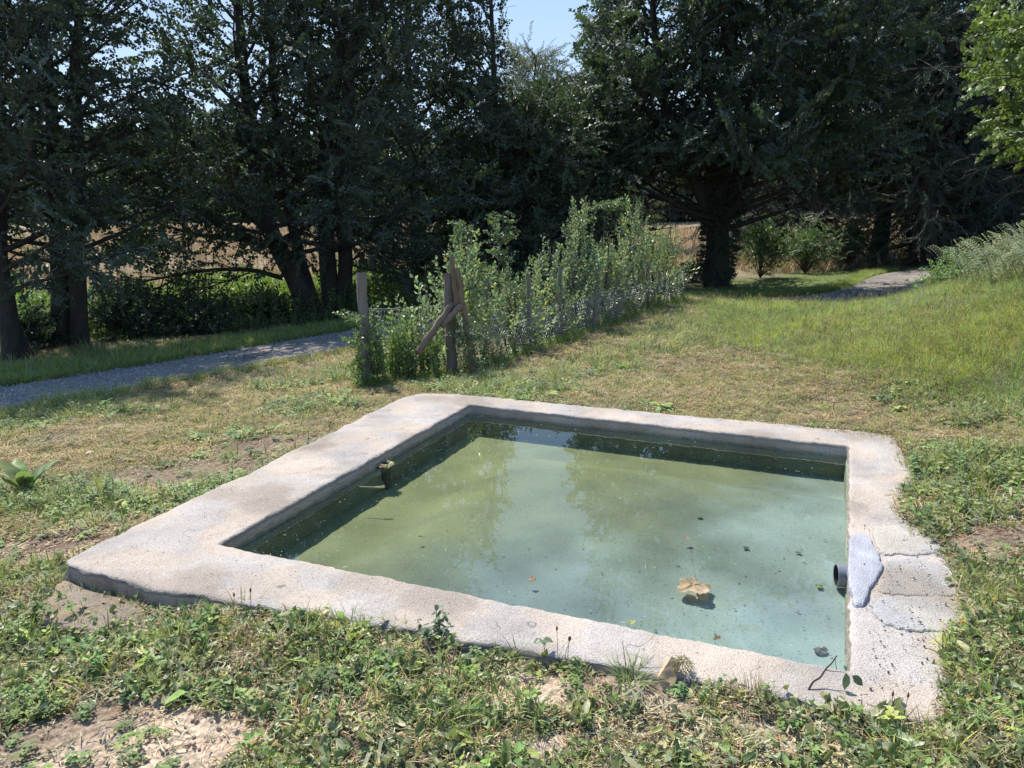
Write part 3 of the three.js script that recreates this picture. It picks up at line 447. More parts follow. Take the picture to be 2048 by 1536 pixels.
{ // far left, several leaning stems
  const b = P(26, 722, -0.6), z = b.z;
  tree('alder_tree', 'leaning dark alder trunks at the left edge, nearest the path bend', 'alder', b, [
    { pts: [[0, -0.2, 0], rel(b, 5, 560, z), rel(b, -40, 400, z - 0.2), rel(b, -90, 100, z - 0.6), [-1.1, 6.2, -1.6], [-1, 8.6, -2.2]], r: [0.13, 0.03], branches: 36, from: 0.2 },
    { pts: [[0.1, -0.2, -0.25], rel(b, 12, 600, z - 0.3), rel(b, 0, 300, z - 0.6), [-0.3, 4.5, -1], [-0.2, 8.2, -1.8]], r: [0.1, 0.03], branches: 32, from: 0.2 }], { ...sky1, seed: 11, low: 0.1 });
}
{ // twin trunks
  const b = P(138, 690, -0.6), z = b.z;
  tree('alder_tree', 'alder with two straight parallel trunks left of the bramble thicket', 'alder', b, [
    { pts: [[-0.13, -0.2, 0], rel(b, 117, 520, z - 0.1), rel(b, 108, 330, z - 0.2), rel(b, 92, 100, z - 0.5), [-0.7, 5.4, -1.2], [-0.6, 9.2, -2]], r: [0.145, 0.03], branches: 44, from: 0.2 },
    { pts: [[0.13, -0.2, 0], rel(b, 154, 520, z - 0.1), rel(b, 158, 330, z - 0.2), rel(b, 150, 120, z - 0.5), [0.2, 5.2, -1.3], [0.3, 9, -2]], r: [0.14, 0.03], branches: 44, from: 0.16 }],
    { ...sky1, seed: 12, limbs: [{ pts: [PZ(160, 230, z - 0.3), PZ(200, 180, z - 0.3), PZ(260, 160, z - 0.4), PZ(330, 165, z - 0.5)], r: [0.04, 0.01], n: 10 }] });
}
{ // leaning trunk with long arching limbs
  const b = P(632, 640, -0.6), z = b.z;
  tree('alder_tree', 'alder leaning left over the brambles, with long arching low limbs', 'alder', b, [
    { pts: [[0, -0.2, 0], rel(b, 592, 560, z), rel(b, 548, 480, z - 0.1), rel(b, 520, 380, z - 0.3), rel(b, 498, 240, z - 0.6), rel(b, 480, 60, z - 1), [-1.5, 7, -2], [-1.4, 9.4, -2.6]], r: [0.22, 0.035], branches: 50, from: 0.22 },
    { pts: [[0.08, -0.2, -0.1], rel(b, 615, 570, z - 0.2), rel(b, 592, 480, z - 0.4), rel(b, 560, 330, z - 0.7), rel(b, 545, 120, z - 1), [-0.9, 6.4, -1.8], [-0.7, 9, -2.4]], r: [0.14, 0.03], branches: 36, from: 0.3 }],
    { ...sky1, seed: 13, reach: 2.2, limbs: [
      { pts: [PZ(548, 492, z - 0.1), PZ(480, 478, z + 0.1), PZ(400, 470, z + 0.3), PZ(330, 455, z + 0.4), PZ(262, 470, z + 0.5)], r: [0.06, 0.012], n: 16, len: 0.75, from: 0.2 },
      { pts: [PZ(565, 556, z), PZ(500, 540, z + 0.2), PZ(400, 542, z + 0.4), PZ(300, 560, z + 0.5), PZ(178, 574, z + 0.6)], r: [0.045, 0.01], n: 13, len: 0.6, from: 0.2 },
      { pts: [PZ(390, 470, z + 0.3), PZ(350, 440, z + 0.4), PZ(310, 425, z + 0.4), PZ(270, 440, z + 0.5)], r: [0.03, 0.01], n: 8, len: 0.6 },
      { pts: [PZ(345, 560, z + 0.4), PZ(310, 580, z + 0.5), PZ(255, 600, z + 0.6)], r: [0.015, 0.006], n: 7, len: 0.5 },
      { pts: [PZ(500, 545, z + 0.2), PZ(430, 570, z + 0.5), PZ(380, 585, z + 0.5)], r: [0.015, 0.006], n: 9, len: 0.5 }] });
}
{ // double trunk
  const b = P(676, 632, -0.6), z = b.z;
  tree('alder_tree', 'tall alder with two upright trunks standing just left of the enclosure', 'alder', b, [
    { pts: [[-0.1, -0.2, 0], rel(b, 654, 500, z), rel(b, 648, 340, z - 0.2), rel(b, 668, 180, z - 0.4), rel(b, 692, 0, z - 0.8), [0.3, 7, -1.5], [0.4, 9.6, -2.2]], r: [0.18, 0.035], branches: 50, from: 0.15 },
    { pts: [[0.1, -0.2, 0], rel(b, 690, 500, z), rel(b, 678, 340, z - 0.2), rel(b, 700, 180, z - 0.4), rel(b, 716, 50, z - 0.8), [0.7, 6.6, -1.6], [0.9, 9.2, -2.3]], r: [0.155, 0.035], branches: 50, from: 0.15 }],
    { ...sky1, seed: 14, reach: 2.3, limbs: [{ pts: [PZ(705, 520, z), PZ(740, 500, z + 0.1), PZ(770, 520, z + 0.2), PZ(800, 560, z + 0.3)], r: [0.025, 0.008], n: 9, len: 0.5 }, { pts: [PZ(700, 470, z), PZ(760, 440, z), PZ(820, 460, z)], r: [0.025, 0.008], n: 10, len: 0.6 }] });
}
{ // dense dark trees behind the enclosure
  let b = V(-2.1, -0.8, -17.2);
  const dense = { reach: 2.6, shoots: 4.6, step: 0.13, shootLen: 0.85, rise: 0.1, low: 0, high: 1 };
  tree('alder_tree', 'dense dark alder behind the left end of the wire enclosure', 'alder', b, [{ pts: [[0, -0.2, 0], [0.05, 2, 0], [-0.1, 5, -0.4], [0.1, 10.2, -1.2]], r: [0.2, 0.03], branches: 78, from: 0.1 }], { ...dense, seed: 15, scale: 1.1 });
  b = V(-0.2, -0.8, -18);
  tree('alder_tree', 'dark bushy alder behind the two tall leafy stakes', 'alder', b, [{ pts: [[0, -0.2, 0], [-0.1, 2, 0], [-0.2, 5, -0.3], [-0.4, 9.4, -1]], r: [0.19, 0.03], branches: 80, from: 0.08 }, { pts: [[0.2, -0.2, 0], [0.5, 2, 0], [0.9, 4, -0.3], [1.1, 7, -0.8]], r: [0.12, 0.03], branches: 50, from: 0.08 }], { ...dense, seed: 16, scale: 1.1 });
  b = V(1.4, -0.8, -20.5);
  tree('alder_tree', 'rounded dark tree below the gap of open sky', 'alder', b, [{ pts: [[0, -0.2, 0], [0.1, 2, 0], [0, 4, 0], [-0.2, 6.4, 0]], r: [0.18, 0.03], branches: 80, from: 0.06 }], { ...dense, seed: 17, scale: 1.15, reach: 2.4, keep: (w) => w.y < 5.2 - 0.5 * Math.abs(w.x - 0.9) && w.x < 3.1 });
  b = V(0.9, -1, -38);
  tree('willow_tree', 'feathery willow at the left end of the gap of open sky', 'willow', b, [{ pts: [[0, -0.2, 0], [0.2, 2.5, 0], [0, 5.5, 0], [0.3, 9.6, 0]], r: [0.2, 0.03], branches: 80, from: 0.12 }], { seed: 27, reach: 3, shoots: 3, step: 0.2, shootLen: 1, rise: 0.1, high: 1, scale: 1.6, matte: true });
  b = V(4.0, -1, -37);
  tree('willow_tree', 'pale feathery willow behind, standing in the gap of open sky', 'willow', b, [{ pts: [[0, -0.2, 0], [0.2, 2.5, 0], [0, 5.5, 0], [0.4, 9.4, 0]], r: [0.18, 0.02], branches: 80, from: 0.12 }], { seed: 18, reach: 2.8, shoots: 3, step: 0.2, shootLen: 0.9, rise: 0.1, high: 1, scale: 1.6, matte: true });
  b = P(1225, 545, -0.75);
  tree('young_tree', 'small pale tree leaning over the far end of the wire enclosure', 'willow', b, [{ pts: [[0, -0.2, 0], [0.1, 1.2, 0], rel(b, 1245, 300, b.z), rel(b, 1215, 180, b.z)], r: [0.06, 0.015], branches: 26, from: 0.25 }], { seed: 19, reach: 1.3, shoots: 4, step: 0.16, shootLen: 0.6, rise: 0.1, tone: [0.9, 1, 0.85] });
}
{ // the great ivy-clad tree
  const b = P(1430, 575, -0.7), z = b.z, ivy = [], r = rng(77), rn = rng(78);
  for (let k = 0; k < 1500; k++) { const a = r() * 6.28, y = 0.1 + 3.6 * Math.pow(r(), 0.8), rr = 0.27 + 0.07 * r() + 0.02 * y; ivy.push([V(Math.cos(a) * rr + 0.03 * y, y, Math.sin(a) * rr), V(Math.cos(a), -0.7 + r(), Math.sin(a)).normalize()]); }
  tree('lime_tree', 'great dark broad-crowned tree with a thick black ivy-clad trunk', 'lime', b, [
    { pts: [[0, -0.3, 0], [0.0, 1.2, 0], rel(b, 1435, 430, z), rel(b, 1440, 330, z), [0.2, 5.6, -0.6], [0.3, 8.5, -1.6], [0.4, 11.4, -2.6]], r: [0.33, 0.06], branches: 66, from: 0.2 },
    { pts: [rel(b, 1440, 440, z), rel(b, 1490, 360, z), rel(b, 1560, 240, z - 0.3), [2.6, 6.4, -1.2], [3, 9.6, -2.4]], r: [0.2, 0.04], branches: 52, from: 0.15 },
    { pts: [rel(b, 1425, 440, z), rel(b, 1380, 340, z), rel(b, 1330, 200, z - 0.4), [-1.6, 6.6, -1.2], [-1.6, 9.4, -2.2]], r: [0.17, 0.04], branches: 50, from: 0.15 }],
    { seed: 20, reach: 2.9, shoots: 4, step: 0.2, shootLen: 1.0, rise: -0.05, low: 0.05, high: 1, profile: (u) => 0.45 + 0.75 * Math.sin(Math.PI * clamp(u * 0.9 + 0.08)), ivy, clear: 0.05, keep: (w) => { const p = toPixel(w.x, w.y, w.z); return p[0] > 1165 && (p[1] < 372 - 40 * Math.exp(-(((p[0] - 1440) / 90) ** 2)) - 25 * rn() ); } });
}
{ // more dark trees to the right
  let b = P(1756, 522, -0.7);
  tree('lime_tree', 'dark tree with a straight trunk beside the sunlit bend of the path', 'lime', b, [{ pts: [[0, -0.3, 0], [0, 2.5, 0], [0.2, 6, -0.4], [0.4, 12.4, -2.4]], r: [0.33, 0.05], branches: 90, from: 0.3 }, { pts: [[0, 2, 0], [-1, 4.4, 0], [-2, 7, -0.6], [-2.4, 11, -2]], r: [0.16, 0.05], branches: 50, from: 0.4 }], { seed: 21, reach: 3.4, shoots: 3.4, step: 0.24, shootLen: 1.1, rise: -0.05, low: 0, scale: 1.35, far: true, profile: (u) => 0.4 + 0.75 * Math.sin(Math.PI * clamp(u * 0.9 + 0.1)), keep: (w) => { const p = toPixel(w.x, w.y, w.z); return p[1] < (p[0] < 1700 ? 385 : 430); } });
  const con = { reach: 3, shoots: 3.4, step: 0.2, shootLen: 1, rise: -0.5, low: -0.3, high: 0.3, scale: 1.3, hangShoots: -0.3, profile: (u) => 1.1 - 0.8 * u, matte: true };
  b = V(12.2, -0.4, -23.5);
  tree('conifer_tree', 'tall drooping dark conifer right of the sunlit path bend', 'conifer', b, [{ pts: [[0, -0.3, 0], [0, 4, 0], [0.1, 8, 0], [0, 14.5, 0]], r: [0.3, 0.04], branches: 120, from: 0.03 }], { ...con, seed: 22 });
  b = V(15.3, -0.1, -24.5);
  tree('conifer_tree', 'dark conifer half hidden behind the bright maple at the right edge', 'conifer', b, [{ pts: [[0, -0.3, 0], [0, 4, 0], [0.1, 8, 0], [0, 13, 0]], r: [0.3, 0.04], branches: 110, from: 0.03 }], { ...con, seed: 23 });
  b = V(9.6, -0.6, -28.5);
  tree('conifer_tree', 'dark conifer farthest along the path behind the straight trunk', 'conifer', b, [{ pts: [[0, -0.3, 0], [0, 4, 0], [0.1, 8, 0], [0, 15, 0]], r: [0.3, 0.04], branches: 110, from: 0.03 }], { ...con, seed: 24 });
  b = V(19.5, 0.4, -25);
  tree('lime_tree', 'shadowy broadleaf tree closing the view at the far right', 'lime', b, [{ pts: [[0, -0.3, 0], [0, 4, 0], [-0.2, 8, 0], [0, 12, 0]], r: [0.3, 0.04], branches: 90, from: 0.05 }], { seed: 25, reach: 3.4, shoots: 3, step: 0.26, shootLen: 1.1, rise: -0.3, low: -0.3, scale: 1.5, far: true });
  b = V(9.9, 1.0, -12.6);
  tree('maple_tree', 'bright yellow-green sunlit maple hanging in from the right edge', 'maple', b, [{ pts: [[0, -0.3, 0], [0, 2, 0], [-0.1, 4, 0], [0, 7.4, 0]], r: [0.14, 0.03], branches: 170, from: 0.1 }], { seed: 26, scale: 0.85, tone: [1.6, 1.5, 1.3], reach: 2.6, shoots: 5, step: 0.13, shootLen: 0.7, rise: -0.3, low: -0.1, strict: 0, open: true, profile: (u) => 0.35 + 0.8 * Math.sin(Math.PI * clamp(u * 0.85 + 0.12)), keep: (w, r) => { const p = toPixel(w.x, w.y, w.z); return p[0] > 1952 + 20 * Math.sin(p[1] * 0.03) && p[1] < 285 + (p[0] - 1960) * 0.3; } });
}
// shrubs under the trees
function shrub(label, at, rx, ry, n, kind, seed, o = {}) {
  const t = thing(o.name ?? 'shrub', label, o.category ?? 'shrub', [at.x, at.y, at.z], o.group), rnd = rng(seed), mb = new MB(), lists = sprays[kind].map(() => []), k = Math.round(n / 14);
  for (let i = 0; i < k; i++) {
    const a = rnd() * 6.28, e = 0.35 + rnd() * 1.1, d = V(Math.cos(a) * Math.cos(e) * rx, Math.sin(e) * ry, Math.sin(a) * Math.cos(e) * rx * (o.deep ?? 0.8)).multiplyScalar(0.6 + 0.45 * rnd()), arch = o.arch ?? 0.25, pts = [];
    for (let j = 0; j <= 5; j++) { const u = j / 5; pts.push(V(d.x * u, d.y * (u + arch * Math.sin(u * Math.PI)) , d.z * u)); }
    mb.tube(pts, [0.012, 0.004], 4, [1, 1, 1], false);
    for (let j = 0; j < 14; j++) { const u = 0.25 + 0.75 * rnd(), f = u * 5, q = pts[Math.min(4, Math.floor(f))].clone().lerp(pts[Math.min(5, Math.floor(f) + 1)], f % 1).add(V((rnd() - 0.5) * 0.25 * rx, (rnd() - 0.5) * 0.2 * ry, (rnd() - 0.5) * 0.25 * rx)); if (q.y < 0.04) q.y = 0.04 + 0.1 * rnd(); const w = q.clone().add(at); if (blocksSun(w) && !o.free) continue; const g = 0.7 + 0.6 * rnd(), tn = o.tone ?? [1, 1, 1]; lists[Math.floor(rnd() * lists.length)].push({ m: Mdir(q, V((rnd() - 0.5) * 2, rnd() * 1.2 - 0.3, (rnd() - 0.5) * 2), rnd() * 6, (o.scale ?? 1) * (0.7 + 0.5 * rnd())), c: [tn[0] * g, tn[1] * g, tn[2] * g] }); }
  }
  put('stem', mb.geo(), MAT.bark, t); lists.forEach((l, i) => { if (l.length) copies('foliage', sprays[kind][i], MAT.leaf, l, t); });
  return t;
}
const onLand = (px, py, y) => { const p = P(px, py, y); p.y = H(p.x, p.z); return p; };
shrub('low dark bramble bush beside the twin alder trunks', onLand(255, 672, -0.6), 0.7, 0.62, 420, 'bush', 31, { name: 'bramble_bush', tone: [0.7, 0.75, 0.7] });
shrub('dark bramble bush midway between twin trunks and leaning alder', onLand(395, 660, -0.6), 0.85, 0.42, 420, 'bush', 32, { name: 'bramble_bush', tone: [0.7, 0.8, 0.7] });
shrub('dark bramble bush at the foot of the leaning alder', onLand(530, 640, -0.62), 0.85, 0.42, 420, 'bush', 33, { name: 'bramble_bush', tone: [0.75, 0.85, 0.7] });
shrub('low dark bush at the very left behind the leaning trunks', onLand(60, 700, -0.62), 0.6, 0.5, 240, 'bush', 34, { name: 'bramble_bush', tone: [0.6, 0.7, 0.6] });
shrub('dark green bush right of the double trunk, seen past the gate post', onLand(790, 612, -0.65), 0.9, 0.45, 360, 'bush', 35, { name: 'bramble_bush', tone: [0.7, 0.8, 0.7] });
shrub('leafy shrub just right of the ivy-clad trunk', onLand(1520, 555, -0.7), 1.0, 1.7, 330, 'bush', 36, { tone: [1.5, 1.6, 1.1] });
shrub('leafy shrub midway between the two thick dark trunks', onLand(1610, 545, -0.7), 1.2, 1.7, 380, 'bush', 37, { tone: [1.6, 1.75, 1.2] });
shrub('loose shrub just left of the straight dark trunk', onLand(1700, 533, -0.7), 1.2, 1.6, 320, 'bush', 38, { tone: [1.4, 1.55, 1.0] });
shrub('dark low shrub left of the ivy-clad trunk', onLand(1385, 560, -0.7), 0.7, 0.45, 150, 'bush', 39, { tone: [0.7, 0.8, 0.6] });
shrub('dark hedge-like shrub under the conifers beside the path', onLand(1850, 512, -0.5), 1.6, 1.6, 520, 'bush', 40, { tone: [0.4, 0.5, 0.4], scale: 1.3 });
shrub('dark shrub at the end of the path under the conifers', onLand(1950, 486, -0.4), 1.8, 1.8, 520, 'bush', 41, { tone: [0.4, 0.5, 0.4], scale: 1.3 });
shrub('bright leafy bush above the bracken at the right edge', (() => { const p = V(10.0, 0, -12.4); p.y = H(p.x, p.z); return p; })(), 1.6, 0.9, 700, 'bush', 42, { tone: [1.1, 1.2, 1.0], free: true });
{ // a far wood across the dry field
  const r = rng(55), list = [], w = new MB();
  for (let k = 0; k < 13; k++) { const a = k * 0.5; w.leaf(V(0, 0, 0), V(Math.cos(a * 5), Math.sin(a * 3) * 0.8, Math.sin(a * 7)), V(Math.sin(a), 1, Math.cos(a)), 1.1, 0.45, 0.2, 0.3, [0.085, 0.125, 0.05]); }
  for (let k = 0; k < 240; k++) { const x = -75 + 150 * k / 240 + (r() - 0.5) * 3, z = -74 - 10 * r() - 0.08 * Math.abs(x), hgt = 4.2 + 3 * r() + (Math.abs(x - 2) > 5 ? 1.4 : 0), rad = 2.2 + 1.4 * r(), g = 0.8 + 0.5 * r(); for (let j = 0; j < 80; j++) { const a = r() * 6.28, t = r(), q = Math.sqrt(1 - (t * 2 - 1) ** 2) * rad * (0.7 + 0.3 * r()); list.push({ m: M(V(x + Math.cos(a) * q, -1 + t * hgt, z + Math.sin(a) * q), r() * 6, r() * 6, r() * 6, 0.8 + 0.5 * r()), c: [g, g, g] }); } }
  tag(copies('far_wood', w.geo(), MAT.leafMatte, list, scene), 'far green wood along the back of the dry field', 'wood', null, 'stuff');
}
// ---------------------------------------------------------------- the wire enclosure
sprays.apple = [makeSpray(61, 20, 0.46, 0.068, 0.021, APPLE, { spiral: true, spread: 1.05, droop: 0.05, hang: 0.1, yellow: 0.02 }), makeSpray(62, 17, 0.38, 0.07, 0.022, APPLE, { spiral: true, spread: 1.1, droop: 0.1, hang: 0.15, yellow: 0.03 })];
sprays.vine = [makeSpray(63, 12, 0.2, 0.06, 0.026, [0.12, 0.2, 0.045], { spiral: true, spread: 1.2, hang: 0.5, yellow: 0.08 })];
sprays.nettle = [makeSpray(64, 20, 0.5, 0.085, 0.024, [0.19, 0.29, 0.06], { spiral: true, spread: 1.25, droop: 0.02, hang: 0.55, stations: 2, yellow: 0.05, shape: 0.38 }), makeSpray(65, 16, 0.4, 0.08, 0.022, [0.2, 0.29, 0.065], { spiral: true, spread: 1.2, droop: 0.05, hang: 0.5, stations: 2, yellow: 0.08, shape: 0.38 })];
const WOODGREY = [0.26, 0.235, 0.205], WOODBROWN = [0.27, 0.195, 0.135];
const gateL = G(735, 771), gateR = G(905, 752), farR = G(1366, 600), rowDir = farR.clone().sub(gateR).setY(0).normalize(), rowLen = farR.clone().sub(gateR).setY(0).length(), across = gateL.clone().sub(gateR).setY(0);
{
  const f = thing('wire_fence', 'wire mesh fence on weathered wooden posts enclosing the young apple trees', 'fence');
  const post = (base, top, w, col, name = 'post', sides = 8, label) => { const rough = name === 'brace' ? 0.16 : 0.1, mb = new MB(), pts = []; for (let k = 0; k <= 16; k++) pts.push(base.clone().lerp(top, k / 16).add(V(0.006 * Math.sin(k * 1.3 + base.x * 9), 0, 0.006 * Math.cos(k * 1.7)))); mb.tube(pts, [w * 0.52, w * 0.48], sides, col, true, rough, Math.round(base.x * 100)); const o = put(name, mb.geo(), MAT.wood, f); if (label) o.userData.label = label; return o; };
  const under = (p) => p.clone().setY(p.y - 0.25);
  post(under(gateL), PZ(722, 545, gateL.z), 0.092, WOODGREY); post(under(gateR), PZ(897, 546, gateR.z), 0.105, [0.2, 0.175, 0.15]);
  post(PZ(916, 622, gateR.z + 0.06), PZ(902, 514, gateR.z + 0.05), 0.052, WOODBROWN, 'brace', 7, 'short split brown stick fixed upright against the right gate post');
  post(PZ(946, 745, gateR.z + 0.02), PZ(914, 536, gateR.z + 0.07), 0.058, WOODBROWN, 'brace', 7, 'long reddish brown stick leaning on the right gate post');
  post(PZ(835, 704, gateR.z + 0.3), PZ(905, 608, gateR.z + 0.06), 0.06, [0.25, 0.19, 0.14], 'brace', 7, 'thick rough stick slanting down left from the gate post');
  post(PZ(884, 652, gateR.z + 0.14), PZ(921, 612, gateR.z + 0.09), 0.06, [0.27, 0.21, 0.16], 'brace', 7, 'short stick slanting beside the thick one');
  const row = [[1060, 698, 1056, 549, 0.05], [1122, 684, 1120, 534, 0.05], [1185, 662, 1197, 525, 0.05], [1236, 645, 1234, 563, 0.04], [1296, 624, 1296, 525, 0.055], [1318, 616, 1319, 540, 0.045], [1342, 608, 1343, 552, 0.045], [1366, 602, 1365, 544, 0.05]];
  const rowPosts = [gateR];
  row.forEach(([bx, by, tx, ty, w]) => { let best = gateR, d = 1e9; for (let k = 0; k <= 200; k++) { const p = gateR.clone().addScaledVector(rowDir, rowLen * k / 200), q = toPixel(p.x, H(p.x, p.z), p.z); if (Math.abs(q[0] - bx) < d) { d = Math.abs(q[0] - bx); best = p; } } best.y = H(best.x, best.z); rowPosts.push(best); const top = PZ(tx, ty, best.z); post(under(best), top, w, [0.3, 0.275, 0.25]); });
  for (const t of [0.3, 0.62, 1]) { const p = gateL.clone().addScaledVector(rowDir, rowLen * t); p.y = H(p.x, p.z); post(under(p), p.clone().add(V(0.02, 0.95, 0)), 0.06, WOODGREY); }
  // chicken wire: hexagonal cells of thin twisted wire
  const netting = (A, B, heights, seed) => {
    const mb = new MB(), len = A.distanceTo(B), nx = Math.round(len / 0.05), side = V(-(B.z - A.z), 0, B.x - A.x).normalize(), hAt = (u) => { const f = u * (heights.length - 1), i = Math.min(heights.length - 2, Math.floor(f)); return mix(heights[i], heights[i + 1], smooth(f - i, 0, 1)); };
    const pos = (i, j) => { const u = i / nx, p = A.clone().lerp(B, clamp(u)), g = H(p.x, p.z), hh = hAt(clamp(u)) * (1 + 0.06 * (vnoise(u * 20, 3, seed) - 0.5)); return p.setY(g + hh * j / 13).addScaledVector(side, 0.09 * (fbm(u * 12, j * 0.16, 3, seed + 3) - 0.5)); };
    const wire = (a, b, r = 0.0016) => { const d = b.clone().sub(a).normalize(), s = Math.abs(d.y) > 0.9 ? V(1, 0, 0) : V(0, 1, 0), x = d.clone().cross(s).normalize(), y = d.clone().cross(x), q = []; for (const e of [a, b]) for (let k = 0; k < 3; k++) { const an = k * 2.094, p = e.clone().addScaledVector(x, Math.cos(an) * r).addScaledVector(y, Math.sin(an) * r); q.push(mb.v(p.x, p.y, p.z, 0, 0, [0.55, 0.55, 0.53])); } for (let k = 0; k < 3; k++) { const k1 = (k + 1) % 3; mb.i.push(q[k], q[k1], q[3 + k], q[k1], q[3 + k1], q[3 + k]); } };
    for (let j = 0; j < 13; j++) for (let i = 0; i < nx; i++) { const o = j % 2 ? 0.5 : 0, a = pos(i + o, j), b = pos(i + o, j + 0.42); wire(a, b, 0.002); wire(b, pos(i + 0.5 + o, j + 1)); wire(b, pos(i - 0.5 + o, j + 1)); }
    for (let i = 0; i < nx; i++) { wire(pos(i, 13), pos(i + 1, 13), 0.0025); }
    const o = put('wire_mesh', mb.geo(), MAT.wire, f); o.userData.kind = 'stuff';
  };
  netting(gateR, farR, [0.5, 0.36, 0.46, 0.5, 0.44, 0.46, 0.5], 401);
  netting(gateL, gateL.clone().addScaledVector(rowDir, rowLen), [0.72, 0.62, 0.68, 0.7, 0.7], 411);
  netting(farR, gateL.clone().addScaledVector(rowDir, rowLen), [0.5, 0.6], 421);
}
const nth = (i) => ['first', 'second', 'third', 'fourth', 'fifth', 'sixth', 'seventh', 'eighth', 'ninth', 'tenth', 'eleventh', 'twelfth', 'thirteenth', 'fourteenth', 'fifteenth', 'sixteenth', 'seventeenth'][i];
let fenceGrass;
{ // young apple trees
  const spots = [[0.04, 0.72, 0.75, 0], [0.1, 0.5, 1.05, 0], [0.17, 0.68, 1.3, 1], [0.23, 0.35, 0.85, 0], [0.3, 0.6, 1.1, 0], [0.36, 0.3, 0.95, 0], [0.43, 0.55, 1.35, 0], [0.49, 0.3, 1.2, 0], [0.55, 0.62, 1.75, 2], [0.62, 0.35, 1.45, 0], [0.68, 0.6, 1.6, 0], [0.75, 0.35, 1.45, 0], [0.81, 0.55, 2.05, 3], [0.87, 0.3, 1.55, 0], [0.92, 0.6, 1.8, 0], [0.97, 0.3, 1.75, 0], [1.0, 0.55, 1.3, 0]];
  spots.forEach(([t, s, h, who], i) => {
    const p = gateR.clone().addScaledVector(rowDir, rowLen * t).addScaledVector(across, s); p.y = H(p.x, p.z);
    const g = thing('young_apple_tree', ['young apple tree behind the wire mesh, ' + nth(i) + ' from the gate posts', 'front young apple tree between the two gate posts, pale leaves', 'slender young apple tree with tall thin shoots in the middle of the enclosure', 'tallest and bushiest young apple tree near the far end of the enclosure'][who], 'young tree', [p.x, p.y, p.z], who ? undefined : 'young apple trees in the wire enclosure');
    const r = rng(500 + i), st = new MB(), lists = [[], []], stem = []; for (let k = 0; k <= 8; k++) stem.push(V(0.04 * Math.sin(k + i), h * 0.92 * k / 8, 0.04 * Math.cos(k * 1.3 + i)));
    st.tube(stem, [0.016, 0.005], 6, [1.6, 1.5, 1.4], false);
    h *= who === 0 && t > 0.5 ? 0.67 : who === 0 ? 0.8 : who === 3 ? 0.8 : 0.95; const n = Math.round(h * (who === 2 ? 24 : who === 1 ? 44 : 30));
    for (let k = 0; k < n; k++) {
      const u = 0.16 + 0.84 * Math.pow((k + r()) / n, 0.9), a = k * 2.4 + r(), rad = (who === 2 ? 0.16 : 0.34) * (1 - 0.72 * u) * (0.4 + r()), q = V(stem[Math.min(8, Math.floor(u * 8))].x + Math.cos(a) * rad, h * (0.06 + u * 0.78), stem[Math.min(8, Math.floor(u * 8))].z + Math.sin(a) * rad);
      const d = V(Math.cos(a) * (1 - u * 0.75), 0.35 + 1.2 * u + 0.5 * r(), Math.sin(a) * (1 - u * 0.75)), gr = 0.9 + 0.6 * r(), ye = r() < 0.18 ? 1.2 : 1;
      lists[k % 2].push({ m: Mdir(q, d, r() * 6, (0.62 + 0.5 * r()) * (u > 0.8 ? 0.8 : 1)), c: [gr * ye, gr * (ye > 1 ? 1.15 : 1), gr * (ye > 1 ? 0.7 : 1)] });
      if (k % 3 === 0) st.tube([stem[Math.min(8, Math.floor(u * 7))].clone(), q], [0.006, 0.003], 3, [1.5, 1.4, 1.2], false);
    }
    for (let k = 0; k < (who === 0 ? 2 : 4); k++) { const a = r() * 6.28, q = V(Math.cos(a) * 0.1, h * 0.72, Math.sin(a) * 0.1); for (let j = 0; j < 3; j++) lists[k % 2].push({ m: Mdir(q.clone().add(V(0.02 * j, h * 0.11 * j, 0)), V(Math.cos(a) * 0.12, 1, Math.sin(a) * 0.12), r() * 6, 0.6 - 0.08 * j), c: [0.95, 0.95, 1] }); }
    put('trunk', st.geo(), MAT.bark, g); lists.forEach((l, k) => copies('crown', sprays.apple[k], MAT.pale, l, g));
  });
  // vines on stakes and posts
  const climber = (label, pts, n, spread, stake, seed, tone = [1, 1, 1], scale = 1) => {
    const g = thing('climbing_vine', label, 'vine'), r = rng(seed), c = new THREE.CatmullRomCurve3(pts), l = [], mb = new MB();
    mb.tube(c.getPoints(20), stake, 5, [2.2, 2, 1.7], false);
    for (let k = 0; k < n; k++) { const p = c.getPoint(r()), a = r() * 6.28, gr = 0.7 + 0.6 * r(); l.push({ m: Mdir(p.add(V(Math.cos(a) * spread * r(), 0, Math.sin(a) * spread * r())), V(Math.cos(a), r() - 0.3, Math.sin(a)), r() * 6, scale * (0.55 + 0.45 * r())), c: [tone[0] * gr, tone[1] * gr, tone[2] * gr] }); }
    put('stem', mb.geo(), MAT.bark, g); copies('foliage', sprays.vine[0], MAT.pale, l, g);
  };
  const rowAt = (t, s) => { const p = gateR.clone().addScaledVector(rowDir, rowLen * t).addScaledVector(across, s); p.y = H(p.x, p.z); return p; };
  let b = rowAt(0.24, 0.75); climber('leafy vine spire on a stake just right of the leaning gate sticks', [b, PZ(936, 560, b.z), PZ(932, 500, b.z), PZ(935, 448, b.z)], 70, 0.05, [0.012, 0.006], 431);
  b = rowAt(0.36, 0.7); climber('tallest leafy vine spire standing in the middle of the enclosure', [b, PZ(998, 560, b.z), PZ(1002, 490, b.z), PZ(1008, 424, b.z)], 80, 0.045, [0.012, 0.006], 432);
  b = rowAt(0.62, 0.6); climber('vine arching to the right above the apple trees', [b, PZ(1150, 500, b.z), PZ(1172, 436, b.z), PZ(1215, 408, b.z), PZ(1250, 418, b.z)], 70, 0.06, [0.006, 0.004], 433);
  climber('vine wrapped round the left gate post', [gateL.clone().add(V(0, 0, 0.02)), PZ(730, 690, gateL.z + 0.03), PZ(722, 625, gateL.z + 0.03)], 110, 0.1, [0.006, 0.004], 434, [1.05, 1.1, 0.9], 0.8);
